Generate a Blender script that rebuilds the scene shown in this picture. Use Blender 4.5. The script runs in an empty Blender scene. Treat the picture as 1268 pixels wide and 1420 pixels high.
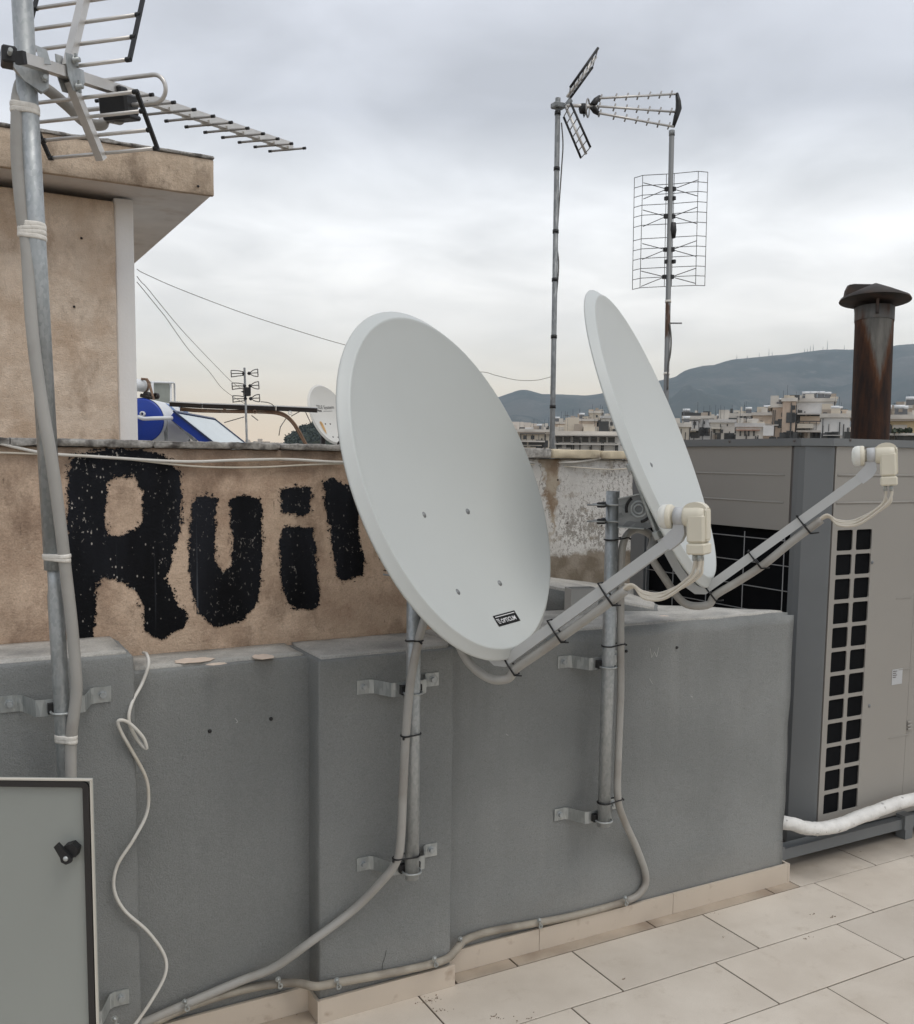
import bpy, bmesh, math, random
import numpy as np
from mathutils import Vector, Matrix, noise
random.seed(7)
S = bpy.context.scene
COL = S.collection
PI = math.pi

# ------------------------------------------------------------------ camera, world, sun, exposure
FPX, CX, CY, H = 1352.136, 634.0, 772.223, 1.70365
YAW, PITCH, ROLL = 0.5015643, -0.1009686, 0.0119926
cp, sp = math.cos(PITCH), math.sin(PITCH)
F = Vector((math.sin(YAW)*cp, math.cos(YAW)*cp, sp))
r0 = Vector((math.cos(YAW), -math.sin(YAW), 0)); u0 = r0.cross(F)
R = r0*math.cos(ROLL) + u0*math.sin(ROLL); U = -r0*math.sin(ROLL) + u0*math.cos(ROLL)
EYE = Vector((0, 0, H))
cam = bpy.data.cameras.new('camera'); camo = bpy.data.objects.new('camera', cam); COL.objects.link(camo)
cam.sensor_fit = 'HORIZONTAL'; cam.sensor_width = 36; cam.lens = FPX*36/1268
cam.shift_y = (CY-710)/1268; cam.clip_start = .05; cam.clip_end = 30000
m = Matrix((R, U, -F)).transposed().to_4x4(); m.translation = EYE; camo.matrix_world = m
S.camera = camo

W = bpy.data.worlds.new('World'); S.world = W; W.use_nodes = True
nt = W.node_tree; N = nt.nodes; L = nt.links; N.clear()
out = N.new('ShaderNodeOutputWorld'); bg = N.new('ShaderNodeBackground'); bg.inputs[1].default_value = .1
sky = N.new('ShaderNodeTexSky'); sky.sky_type = 'NISHITA'; sky.sun_disc = False
SUN_EL, SUN_AZ = math.radians(63), math.radians(158)      # azimuth from +Y towards +X
sky.sun_elevation = SUN_EL; sky.sun_rotation = SUN_AZ
tc = N.new('ShaderNodeTexCoord'); sx = N.new('ShaderNodeSeparateXYZ'); L.new(tc.outputs['Generated'], sx.inputs[0])
def vm(op, a, b):
    n = N.new('ShaderNodeMath'); n.operation = op
    for i, v in enumerate((a, b)):
        if isinstance(v, (int, float)): n.inputs[i].default_value = v
        elif v is not None: L.new(v, n.inputs[i])
    return n.outputs[0]
zc = vm('MAXIMUM', sx.outputs[2], 0.0)
den = vm('ADD', zc, .16)
cv = N.new('ShaderNodeCombineXYZ'); L.new(vm('DIVIDE', sx.outputs[0], den), cv.inputs[0]); L.new(vm('DIVIDE', sx.outputs[1], den), cv.inputs[1])
ns = N.new('ShaderNodeTexNoise'); ns.inputs['Scale'].default_value = 2.3; ns.inputs['Detail'].default_value = 5; ns.inputs['Roughness'].default_value = .5; ns.inputs['Distortion'].default_value = .35
L.new(cv.outputs[0], ns.inputs['Vector'])
n2 = N.new('ShaderNodeTexNoise'); n2.inputs['Scale'].default_value = .8; n2.inputs['Detail'].default_value = 2; L.new(cv.outputs[0], n2.inputs['Vector'])
mrr = N.new('ShaderNodeMapRange'); mrr.inputs[1].default_value = .38; mrr.inputs[2].default_value = .63; mrr.inputs[3].default_value = .82; mrr.inputs[4].default_value = 1.17
L.new(vm('ADD', vm('MULTIPLY', ns.outputs[0], .6), vm('MULTIPLY', n2.outputs[0], .4)), mrr.inputs[0])
# clouds fade into even veil towards the horizon
hz = N.new('ShaderNodeMapRange'); hz.inputs[1].default_value = .03; hz.inputs[2].default_value = .2; L.new(zc, hz.inputs[0])
cm = vm('ADD', 1.0, vm('MULTIPLY', vm('SUBTRACT', mrr.outputs[0], 1.0), hz.outputs[0]))
rp = N.new('ShaderNodeValToRGB'); L.new(zc, rp.inputs[0]); els = rp.color_ramp.elements
stops = [(0, (.97, .74, .50)), (.035, (.93, .755, .545)), (.08, (.94, .86, .73)), (.13, (1.0, .96, .90)), (.21, (1.06, 1.055, 1.045)), (.27, (.82, .835, .86)), (.32, (.62, .64, .69)), (.45, (.60, .62, .675)), (1, (.60, .62, .66))]
els[0].position = 0; els[0].color = (*stops[0][1], 1); els[1].position = 1; els[1].color = (*stops[-1][1], 1)
for p_, c_ in stops[1:-1]:
    e = els.new(p_); e.color = (*c_, 1)
mul = N.new('ShaderNodeVectorMath'); mul.operation = 'SCALE'; L.new(rp.outputs[0], mul.inputs[0]); L.new(vm('MULTIPLY', cm, 10.0), mul.inputs['Scale'])
mx = N.new('ShaderNodeMix'); mx.data_type = 'RGBA'; mx.inputs[0].default_value = .07
L.new(mul.outputs[0], mx.inputs[6]); L.new(sky.outputs[0], mx.inputs[7])
L.new(mx.outputs[2], bg.inputs[0]); L.new(bg.outputs[0], out.inputs[0])

sun = bpy.data.lights.new('sun', 'SUN'); sun.energy = .9; sun.angle = math.radians(28); sun.color = (1, .95, .88)
suno = bpy.data.objects.new('sun', sun); COL.objects.link(suno)
sd = Vector((math.sin(SUN_AZ)*math.cos(SUN_EL), math.cos(SUN_AZ)*math.cos(SUN_EL), math.sin(SUN_EL)))
suno.rotation_euler = sd.to_track_quat('Z', 'Y').to_euler(); suno.location = (0, 0, 30)
S.view_settings.view_transform = 'Standard'; S.view_settings.look = 'None'; S.view_settings.exposure = .3; S.view_settings.gamma = 1
S.view_settings.use_curve_mapping = False

# ------------------------------------------------------------------ layout helpers: a pixel of the photo seen on a known plane
def ray(x, y): return R*((x-CX)/FPX) + U*((CY-y)/FPX) + F
def onY(x, y, Y): d = ray(x, y); return EYE + d*(Y/d.y)
def onX(x, y, X): d = ray(x, y); return EYE + d*(X/d.x)
def onZ(x, y, Z): d = ray(x, y); return EYE + d*((Z-H)/d.z)
def at(x, y, D): return EYE + ray(x, y)*D
def onP(x, y, P, n): d = ray(x, y); return EYE + d*((P-EYE).dot(n)/d.dot(n))

# ------------------------------------------------------------------ materials
def lin(c): return tuple(c)
def mat(name, col, rough=.6, metal=0., var=.08, vscale=6., grain=0., gscale=200., bump=0., bscale=120., col2=None, c2scale=4., c2lo=.5, c2hi=.65, stretch=None, spec=.5, emit=None):
    m = bpy.data.materials.new(name); m.use_nodes = True
    t = m.node_tree; b = t.nodes['Principled BSDF']
    b.inputs['Roughness'].default_value = rough; b.inputs['Metallic'].default_value = metal; b.inputs['Specular IOR Level'].default_value = spec
    co = t.nodes.new('ShaderNodeTexCoord'); src = co.outputs['Object']
    if stretch:
        mp = t.nodes.new('ShaderNodeMapping'); mp.inputs['Scale'].default_value = stretch; t.links.new(src, mp.inputs[0]); vsrc = mp.outputs[0]
    else: vsrc = src
    def tn(scale, detail=4, s=src):
        n = t.nodes.new('ShaderNodeTexNoise'); n.inputs['Scale'].default_value = scale; n.inputs['Detail'].default_value = detail; t.links.new(s, n.inputs['Vector']); return n.outputs[0]
    def mr(s, a, b_, c, d):
        n = t.nodes.new('ShaderNodeMapRange'); n.inputs[1].default_value = a; n.inputs[2].default_value = b_; n.inputs[3].default_value = c; n.inputs[4].default_value = d; t.links.new(s, n.inputs[0]); return n.outputs[0]
    cur = None
    rgb = t.nodes.new('ShaderNodeRGB'); rgb.outputs[0].default_value = (*col, 1); cur = rgb.outputs[0]
    if col2:
        mxn = t.nodes.new('ShaderNodeMix'); mxn.data_type = 'RGBA'; t.links.new(mr(tn(c2scale, 6, vsrc), c2lo, c2hi, 0, 1), mxn.inputs[0])
        t.links.new(cur, mxn.inputs[6]); mxn.inputs[7].default_value = (*col2, 1); cur = mxn.outputs[2]
    f = None
    if var:
        f = mr(tn(vscale, 5, vsrc), .3, .7, 1-var, 1+var)
    if grain:
        g = mr(tn(gscale, 2), .3, .7, 1-grain, 1+grain)
        if f is None: f = g
        else:
            mm = t.nodes.new('ShaderNodeMath'); mm.operation = 'MULTIPLY'; t.links.new(f, mm.inputs[0]); t.links.new(g, mm.inputs[1]); f = mm.outputs[0]
    if f is not None:
        sc = t.nodes.new('ShaderNodeVectorMath'); sc.operation = 'SCALE'; t.links.new(cur, sc.inputs[0]); t.links.new(f, sc.inputs['Scale']); cur = sc.outputs[0]
    t.links.new(cur, b.inputs['Base Color'])
    m['cur'] = 1
    if bump:
        bn = t.nodes.new('ShaderNodeBump'); bn.inputs['Strength'].default_value = bump; bn.inputs['Distance'].default_value = .004; t.links.new(tn(bscale, 3), bn.inputs['Height']); t.links.new(bn.outputs[0], b.inputs['Normal'])
    return m
class NT:
    """small helper to write longer node materials"""
    def __init__(s, m): s.t = m.node_tree; s.b = s.t.nodes['Principled BSDF']; s.co = s.t.nodes.new('ShaderNodeTexCoord').outputs['Object']
    def xyz(s): n = s.t.nodes.new('ShaderNodeSeparateXYZ'); s.t.links.new(s.co, n.inputs[0]); return n.outputs
    def map(s, scale, loc=(0, 0, 0)):
        n = s.t.nodes.new('ShaderNodeMapping'); n.inputs['Scale'].default_value = scale; n.inputs['Location'].default_value = loc; s.t.links.new(s.co, n.inputs[0]); return n.outputs[0]
    def noise(s, scale, detail=4, v=None, rough=.5, dist=0):
        n = s.t.nodes.new('ShaderNodeTexNoise'); n.inputs['Scale'].default_value = scale; n.inputs['Detail'].default_value = detail; n.inputs['Roughness'].default_value = rough; n.inputs['Distortion'].default_value = dist
        s.t.links.new(v or s.co, n.inputs['Vector']); return n.outputs[0]
    def voro(s, scale, v=None, out='Distance', rnd=1):
        n = s.t.nodes.new('ShaderNodeTexVoronoi'); n.inputs['Scale'].default_value = scale; n.inputs['Randomness'].default_value = rnd; s.t.links.new(v or s.co, n.inputs['Vector']); return n.outputs[out]
    def math(s, op, a, b=None):
        n = s.t.nodes.new('ShaderNodeMath'); n.operation = op
        for i, v in enumerate((a, b)):
            if v is None: continue
            if isinstance(v, (int, float)): n.inputs[i].default_value = v
            else: s.t.links.new(v, n.inputs[i])
        return n.outputs[0]
    def mr(s, v, a, b, c=0., d=1.):
        n = s.t.nodes.new('ShaderNodeMapRange'); n.inputs[1].default_value = a; n.inputs[2].default_value = b; n.inputs[3].default_value = c; n.inputs[4].default_value = d; s.t.links.new(v, n.inputs[0]); return n.outputs[0]
    def mix(s, f, a, b):
        n = s.t.nodes.new('ShaderNodeMix'); n.data_type = 'RGBA'
        if isinstance(f, (int, float)): n.inputs[0].default_value = f
        else: s.t.links.new(f, n.inputs[0])
        for i, v in ((6, a), (7, b)):
            if isinstance(v, tuple): n.inputs[i].default_value = (*v, 1)
            else: s.t.links.new(v, n.inputs[i])
        return n.outputs[2]
    def scale(s, c, f):
        n = s.t.nodes.new('ShaderNodeVectorMath'); n.operation = 'SCALE'
        if isinstance(c, tuple): n.inputs[0].default_value = c
        else: s.t.links.new(c, n.inputs[0])
        s.t.links.new(f, n.inputs['Scale']); return n.outputs[0]
    def color(s, c): s.t.links.new(c, s.b.inputs['Base Color'])
    def bump(s, h, st=.5, d=.004):
        n = s.t.nodes.new('ShaderNodeBump'); n.inputs['Strength'].default_value = st; n.inputs['Distance'].default_value = d; s.t.links.new(h, n.inputs['Height']); s.t.links.new(n.outputs[0], s.b.inputs['Normal'])
def blank(name, rough=.8, metal=0., spec=.4):
    m = bpy.data.materials.new(name); m.use_nodes = True; t = NT(m)
    t.b.inputs['Roughness'].default_value = rough; t.b.inputs['Metallic'].default_value = metal; t.b.inputs['Specular IOR Level'].default_value = spec
    return m, t

M = {}
# grey painted plaster, fine sandy grain, scuffs
m, t = blank('grey_plaster', .85, spec=.3); M['plaster'] = m
c = t.mix(t.mr(t.noise(2.2, 5), .35, .7), (.218, .226, .220), (.272, .280, .273))
c = t.scale(c, t.mr(t.noise(300, 3, None, .7), .3, .7, .84, 1.16))
c = t.mix(t.mr(t.noise(130, 2), .66, .72, 0, .35), c, (.13, .13, .128))
c = t.mix(t.mr(t.noise(38, 5, t.map((1, 1, .35)), .7), .68, .76, 0, .28), c, (.40, .40, .38))
c = t.mix(t.mr(t.noise(9, 6, None, .65), .60, .75, 0, .35), c, (.175, .18, .18))
zz_ = t.xyz()[2]
c = t.mix(t.math('MULTIPLY', t.mr(t.noise(9, 5, t.map((1, 1, .09)), .6), .54, .72), t.mr(zz_, .2, 1.1, .05, .22)), c, (.15, .154, .152))
c = t.mix(t.math('MULTIPLY', t.mr(t.noise(14, 5, t.map((1, 1, .12), (3, 1, 7)), .6), .60, .72), .12), c, (.36, .365, .35))
c = t.mix(t.math('MULTIPLY', t.mr(t.math('ADD', zz_, t.math('MULTIPLY', t.noise(12, 5), .12)), .27, .10), .35), c, (.33, .31, .28))
t.color(c); t.bump(t.math('ADD', t.noise(260, 3, None, .7), t.math('MULTIPLY', t.noise(34, 4), .8)), .8, .004)
# concrete of the ledges
M['ledge'] = mat('bare_ledge_concrete', (.47, .455, .42), .9, var=.2, vscale=14, grain=.16, gscale=220, bump=.9, bscale=90, col2=(.27, .265, .25), c2scale=7)
M['patch'] = mat('peach_paint_patch', (.78, .65, .54), .85, var=.1, vscale=30, bump=.3)
# old rendered wall, ochre-pink, stained
def old_render(name, a, b, dark, top=None):
    m, t = blank(name, .9, spec=.25)
    c = t.mix(t.mr(t.noise(3.2, 7, None, .66), .40, .60), a, b)
    c = t.mix(t.mr(t.noise(6, 6, t.map((1, 1, .8), (2, 8, 3)), .7), .5, .68, 0, .55), c, tuple(min(1, v*1.28+.03) for v in a))
    c = t.mix(t.mr(t.noise(7, 7, t.map((1, 1, .55), (4, 2, 1)), .7), .52, .68, 0, .75), c, dark)
    c = t.mix(t.mr(t.noise(24, 5, None, .7), .66, .74, 0, .5), c, (.62, .53, .43))
    c = t.mix(t.mr(t.noise(34, 4, t.map((1.6, 1, .5), (9, 1, 1)), .6), .69, .74, 0, .55), c, tuple(v*.42 for v in dark))
    c = t.scale(c, t.mr(t.noise(260, 3), .3, .7, .87, 1.13))
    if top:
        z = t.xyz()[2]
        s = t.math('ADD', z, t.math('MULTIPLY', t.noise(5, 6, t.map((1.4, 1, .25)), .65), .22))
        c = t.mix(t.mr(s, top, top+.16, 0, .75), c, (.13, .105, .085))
    t.color(c); t.bump(t.math('ADD', t.noise(150, 4), t.math('MULTIPLY', t.noise(24, 5), 2.0)), .6, .005)
    return m
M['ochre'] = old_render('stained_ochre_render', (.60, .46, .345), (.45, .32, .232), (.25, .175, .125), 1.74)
M['beige'] = old_render('weathered_beige_render', (.70, .585, .47), (.55, .42, .31), (.36, .265, .19))
M['fascia'] = old_render('weathered_fascia_render', (.58, .47, .36), (.46, .355, .26), (.22, .165, .12))
# peeling whitewash
m, t = blank('peeling_whitewash', .9, spec=.25); M['peel'] = m
x, y, z = t.xyz()
c = t.mix(t.mr(t.noise(4, 5), .35, .65), (.56, .545, .51), (.70, .685, .655))
c = t.mix(t.mr(t.math('ADD', t.noise(85, 6, t.map((1, 1, .8)), .8), t.math('MULTIPLY', t.math('SUBTRACT', t.noise(4, 4), .5), .5)), .56, .605, 0, .8), c, (.22, .20, .17))
c = t.mix(t.mr(t.noise(16, 6, None, .7), .58, .66, 0, .6), c, (.33, .28, .22))
ck = t.t.nodes.new('ShaderNodeTexVoronoi'); ck.feature = 'DISTANCE_TO_EDGE'; ck.inputs['Scale'].default_value = 7; dn_ = t.t.nodes.new('ShaderNodeVectorMath'); dn_.operation = 'ADD'; nz_ = t.t.nodes.new('ShaderNodeTexNoise'); nz_.inputs['Scale'].default_value = 9; nz_.inputs['Detail'].default_value = 5; t.t.links.new(t.co, nz_.inputs['Vector']); sc_ = t.t.nodes.new('ShaderNodeVectorMath'); sc_.operation = 'SCALE'; sc_.inputs['Scale'].default_value = .16; t.t.links.new(nz_.outputs['Color'], sc_.inputs[0]); t.t.links.new(t.co, dn_.inputs[0]); t.t.links.new(sc_.outputs[0], dn_.inputs[1]); t.t.links.new(dn_.outputs[0], ck.inputs['Vector'])
c = t.mix(t.math('MULTIPLY', t.mr(ck.outputs['Distance'], .012, .004), t.mr(t.noise(3, 3), .45, .6, 0, .8)), c, (.13, .11, .09))
c = t.mix(t.mr(t.noise(5, 5, t.map((1, 1, .3)), .6), .55, .75, 0, .4), c, (.36, .34, .31))
edge = t.math('ADD', z, t.math('MULTIPLY', t.math('SUBTRACT', t.noise(9, 6, None, .7), .5), .12))
c = t.mix(t.mr(edge, 1.305, 1.285), c, t.mix(t.mr(t.noise(12, 6), .4, .6), (.20, .165, .125), (.31, .27, .22)))
ed2 = t.math('ABSOLUTE', t.math('ADD', t.math('SUBTRACT', x, .072), t.math('MULTIPLY', t.math('SUBTRACT', t.noise(7, 6, None, .7), .5), .22)))
ed2 = t.math('ADD', ed2, t.math('MULTIPLY', t.math('SUBTRACT', 1.70, z), .16))
c = t.mix(t.mr(ed2, .065, .045), c, t.mix(t.mr(t.noise(15, 6), .4, .6), (.26, .19, .13), (.42, .36, .28)))
c = t.mix(t.mr(t.voro(13), .075, .05), c, (.07, .055, .045))
t.color(c); t.bump(t.math('ADD', t.noise(50, 6, None, .7), edge), .7, .008)
M['coping'] = mat('mottled_coping_mortar', (.36, .345, .32), .95, var=.25, vscale=30, grain=.2, gscale=120, bump=.9, bscale=60, col2=(.13, .12, .11), c2scale=22)
M['coping_y'] = mat('yellowed_coping_paint', (.60, .52, .38), .9, var=.14, vscale=14, bump=.6, bscale=50, col2=(.30, .25, .19), c2scale=9, c2lo=.55)
M['white_paint'] = mat('white_wall_paint', (.86, .845, .82), .8, var=.05, vscale=4, bump=.2, bscale=90)
M['soffit'] = mat('soffit_paint', (.82, .80, .77), .85, var=.09, vscale=5, bump=.3, bscale=60, col2=(.60, .54, .48), c2scale=4, c2lo=.55, c2hi=.75)
# graffiti paint: matte black with bare specks and thin runs
m, t = blank('black_graffiti_paint', .55, spec=.4); M['graffiti'] = m; t.b.inputs['Specular IOR Level'].default_value = .18; t.b.inputs['Roughness'].default_value = .7
c = t.mix(t.mr(t.noise(6, 5, t.map((1, 1, .2))), .4, .7), (.003, .0035, .005), (.020, .022, .029))
c = t.mix(t.mr(t.voro(62, t.map((1, 1, .75))), .20, .15, 0, .9), c, c)
sp = t.math('MULTIPLY', t.mr(t.noise(105, 3, t.map((1.2, 1, .75)), .6), .64, .675), t.mr(t.noise(7, 4), .44, .52))
sp2 = t.math('MULTIPLY', t.mr(t.voro(58, t.map((1.1, 1, .62), (3, 0, 2))), .15, .11), t.mr(t.noise(5, 4, t.map((1, 1, 1), (5, 1, 2))), .47, .53))
gx_ = t.xyz()[0]
c = t.mix(t.math('MULTIPLY', t.math('MAXIMUM', sp, sp2), t.mr(gx_, .12, .24, 1., .35)), c, (.46, .43, .39))
c = t.mix(t.math('MULTIPLY', t.mr(t.noise(55, 1, t.map((1, 1, .012))), .69, .73), .45), c, (.12, .13, .15))
t.color(c); t.bump(t.noise(150, 4), .6, .004)
# metals
def galv(name, a, b, rough=.42, sc=70, stretch=(1, 1, .35)):
    m, t = blank(name, rough, .6, .5)
    c = t.mix(t.mr(t.voro(sc, t.map(stretch), 'Color'), .2, .8), a, b)
    c = t.mix(t.mr(t.noise(14, 5, t.map((1, 1, .2))), .55, .8, 0, .5), c, tuple(v*.7 for v in a))
    t.color(c); t.t.links.new(t.mr(t.noise(30, 4), .3, .7, rough-.1, rough+.15), t.b.inputs['Roughness']); return m
M['galv'] = galv('galvanised_steel', (.37, .395, .40), (.46, .48, .485), .46, 150, (1, 1, .6))
M['galv_dark'] = galv('weathered_galvanised_steel', (.20, .21, .215), (.30, .31, .31), .55)
M['zinc'] = galv('zinc_plated_steel', (.36, .38, .375), (.47, .49, .48), .42, 90)
M['alu'] = mat('dull_aluminium', (.62, .60, .57), .42, .8, var=.08, vscale=20)
M['alu_dark'] = mat('tarnished_aluminium', (.33, .32, .31), .5, .7, var=.12, vscale=20)
M['wire'] = mat('dark_antenna_wire', (.10, .10, .10), .6, .3, var=.1)
m, t = blank('rust_streaked_pole', .6, .4); M['rustpole'] = m
c = t.mix(t.mr(t.noise(3.2, 4, t.map((2, 2, .9))), .62, .66), (.22, .225, .225), (.085, .05, .034)); t.color(c)
# rusted flue
m, t = blank('rusted_flue_sheet', .75, .25, .3); M['flue'] = m
x, y, z = t.xyz()
c0 = t.mix(t.mr(t.noise(8, 5, t.map((3, 3, .5)), .6), .35, .65), (.12, .115, .105), (.20, .19, .17))
rust = t.mix(t.mr(t.noise(7, 6, t.map((4, 4, .6)), .65), .36, .66), (.022, .014, .012), (.060, .027, .015))
rust = t.mix(t.mr(t.noise(16, 5, t.map((3, 3, .15)), .6), .66, .76, 0, .7), rust, (.12, .05, .022))
_b, _t = at(1207, 600, 6.0), at(1213.5, 427, 6.0); _a = (_t-_b).normalized(); _L = (_t-(_b-_a*(_b.z/_a.z))).length; _rh = Vector((R.x, R.y, 0)).normalized(); _ln = _a.dot(_rh)/_a.z
lat = t.math('SUBTRACT', t.math('ADD', t.math('MULTIPLY', x, _rh.x), t.math('MULTIPLY', y, _rh.y)), t.math('ADD', t.math('MULTIPLY', z, _ln), -.004))
v = t.math('SUBTRACT', t.math('ABSOLUTE', lat), t.math('MULTIPLY', t.math('SUBTRACT', z, _L-.44), .235))
v = t.math('ADD', v, t.math('MULTIPLY', t.math('SUBTRACT', t.noise(12, 6, t.map((5, 5, .6)), .65), .5), .06))
rust = t.mix(t.mr(t.math('ABSOLUTE', t.math('SUBTRACT', v, .012)), .026, .0, 0, .55), rust, (.15, .062, .026))
t.color(t.mix(t.mr(v, -.012, .016), c0, rust)); t.bump(t.noise(90, 5), .5)
M['flue_cap'] = mat('blackened_cowl_metal', (.05, .042, .038), .7, .3, var=.2, vscale=12, col2=(.075, .05, .038), c2scale=8)
# dish lacquer, plastics
M['dish'] = mat('dish_lacquer', (.55, .573, .556), .42, 0, var=.015, vscale=3, spec=.45)
M['dish_old'] = mat('aged_dish_lacquer', (.62, .61, .57), .45, 0, var=.03, vscale=2)
M['arm'] = mat('grey_arm_paint', (.50, .51, .505), .42, var=.03, vscale=8)
M['cream'] = mat('cream_plastic', (.70, .655, .535), .42, var=.03, vscale=12)
M['capwhite'] = mat('white_feed_cap_plastic', (.74, .735, .68), .35, var=.02)
M['clamp'] = mat('pale_grey_plastic', (.50, .51, .515), .45, var=.03)
M['conduit'] = mat('grey_pvc_conduit', (.37, .36, .335), .5, var=.06, vscale=9, col2=(.31, .29, .26), c2scale=6)
M['conduit_dirty'] = mat('dusty_beige_conduit', (.34, .305, .25), .65, var=.12, vscale=14, col2=(.25, .22, .18), c2scale=9)
M['coax'] = mat('off_white_cable_sheath', (.62, .57, .48), .45, var=.05)
M['coax_white'] = mat('white_cable_sheath', (.70, .68, .63), .4, var=.04, col2=(.55, .5, .42), c2scale=7)
M['coax_grey'] = mat('grey_cable_sheath', (.12, .115, .105), .6, var=.1)
M['tape'] = mat('white_wrapping_tape', (.72, .69, .63), .55, var=.08, vscale=60, bump=.6, bscale=90)
M['black'] = mat('black_plastic', (.012, .012, .013), .5, var=.15)
M['gasket'] = mat('dark_rubber_gasket', (.030, .027, .025), .8, var=.1)
M['cab'] = mat('light_grey_cabinet_paint', (.305, .322, .300), .42, var=.03, vscale=2)
M['cab_edge'] = mat('cabinet_edge_paint', (.60, .57, .50), .5, var=.05)
M['box'] = mat('grey_box_plastic', (.47, .47, .455), .5, var=.04)
M['sticker'] = mat('black_sticker', (.012, .012, .013), .35, var=.05)
M['print'] = mat('white_sticker_print', (.72, .72, .72), .5, var=0)
M['print_dark'] = mat('dark_print', (.07, .065, .065), .6, var=.05)
M['print_blue'] = mat('blue_print', (.06, .17, .42), .5, var=.05)
M['rust_stain'] = mat('rust_stain', (.52, .32, .13), .8, var=.2, vscale=16)
# tiles
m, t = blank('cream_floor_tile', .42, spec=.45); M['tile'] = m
oi = t.t.nodes.new('ShaderNodeObjectInfo').outputs['Random']
c = t.mix(t.mr(t.noise(2.6, 5, None, .6), .35, .66), (.58, .515, .435), (.68, .615, .53))
c = t.scale(c, t.mr(oi, 0, 1, .92, 1.05))
c = t.mix(t.mr(t.noise(11, 6, None, .7), .56, .74, 0, .42), c, (.42, .345, .265))
c = t.mix(t.mr(t.noise(1.3, 6, t.map((1, 1.6, 1), (3, 2, 0)), .65), .52, .70, 0, .3), c, (.44, .37, .29))
_x, _y, _z = t.xyz()
c = t.mix(t.math('MULTIPLY', t.math('MULTIPLY', t.mr(t.math('ADD', _y, t.math('MULTIPLY', t.noise(5, 5), .25)), 2.72, 2.90), t.mr(_x, 2.95, 3.15)), .62), c, (.16, .135, .11))  # AC unit's floor shadow painted into the tile colour, along with some grime
c = t.mix(t.math('MULTIPLY', t.mr(t.voro(6.5), .052, .034), t.mr(t.noise(3, 3, t.map((1, 1, 1), (3, 7, 1))), .50, .56)), c, (.14, .11, .09))
c = t.scale(c, t.mr(t.noise(300, 2), .3, .7, .96, 1.04))
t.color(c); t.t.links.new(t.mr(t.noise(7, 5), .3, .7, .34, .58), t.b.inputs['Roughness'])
M['skirt'] = mat('cream_skirting_tile', (.56, .485, .40), .5, var=.05, vscale=5, col2=(.40, .32, .25), c2scale=16, c2lo=.62, c2hi=.75)
M['strip'] = mat('dirty_tile_strip', (.42, .35, .275), .6, var=.12, vscale=9, col2=(.29, .225, .17), c2scale=5, c2lo=.5, c2hi=.72)
M['grout'] = mat('brown_grout', (.19, .148, .115), .95, var=.2, vscale=8)
M['dirt'] = mat('brown_dirt_smear', (.24, .18, .13), .95, var=.3, vscale=60)
# air conditioning unit
M['ac'] = mat('warm_grey_unit_paint', (.295, .28, .255), .45, var=.03, vscale=2)
M['ac_post'] = mat('slate_grey_unit_paint', (.155, .165, .17), .42, var=.05, vscale=4)
M['ac_trim'] = mat('brown_grey_trim', (.10, .09, .085), .5, var=.06)
M['ac_dark'] = mat('dark_coil_fins', (.006, .0065, .0075), .9, var=.3, vscale=3, spec=.08)
M['guard'] = mat('guard_wire_coating', (.24, .24, .235), .5, .2, var=.05)
M['wrap'] = mat('white_pipe_lagging', (.72, .71, .68), .6, var=.10, vscale=20, bump=1.0, bscale=55, col2=(.35, .34, .33), c2scale=34, c2lo=.66, c2hi=.72)
M['glass'] = mat('collector_glass', (.42, .48, .50), .12, 0, var=.05, vscale=2)
M['blue'] = mat('blue_enamel', (.012, .05, .34), .35, var=.05)
M['tank'] = mat('white_tank_enamel', (.72, .74, .75), .3, var=.03)
M['rusty'] = mat('rusty_tube', (.20, .125, .08), .7, .2, var=.2, vscale=14, col2=(.33, .26, .2), c2scale=9)
M['darkbar'] = mat('dark_brown_bar', (.020, .015, .013), .5, var=.1)
M['greyroof'] = mat('roof_screed', (.30, .285, .26), .9, var=.12, vscale=2)

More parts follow.
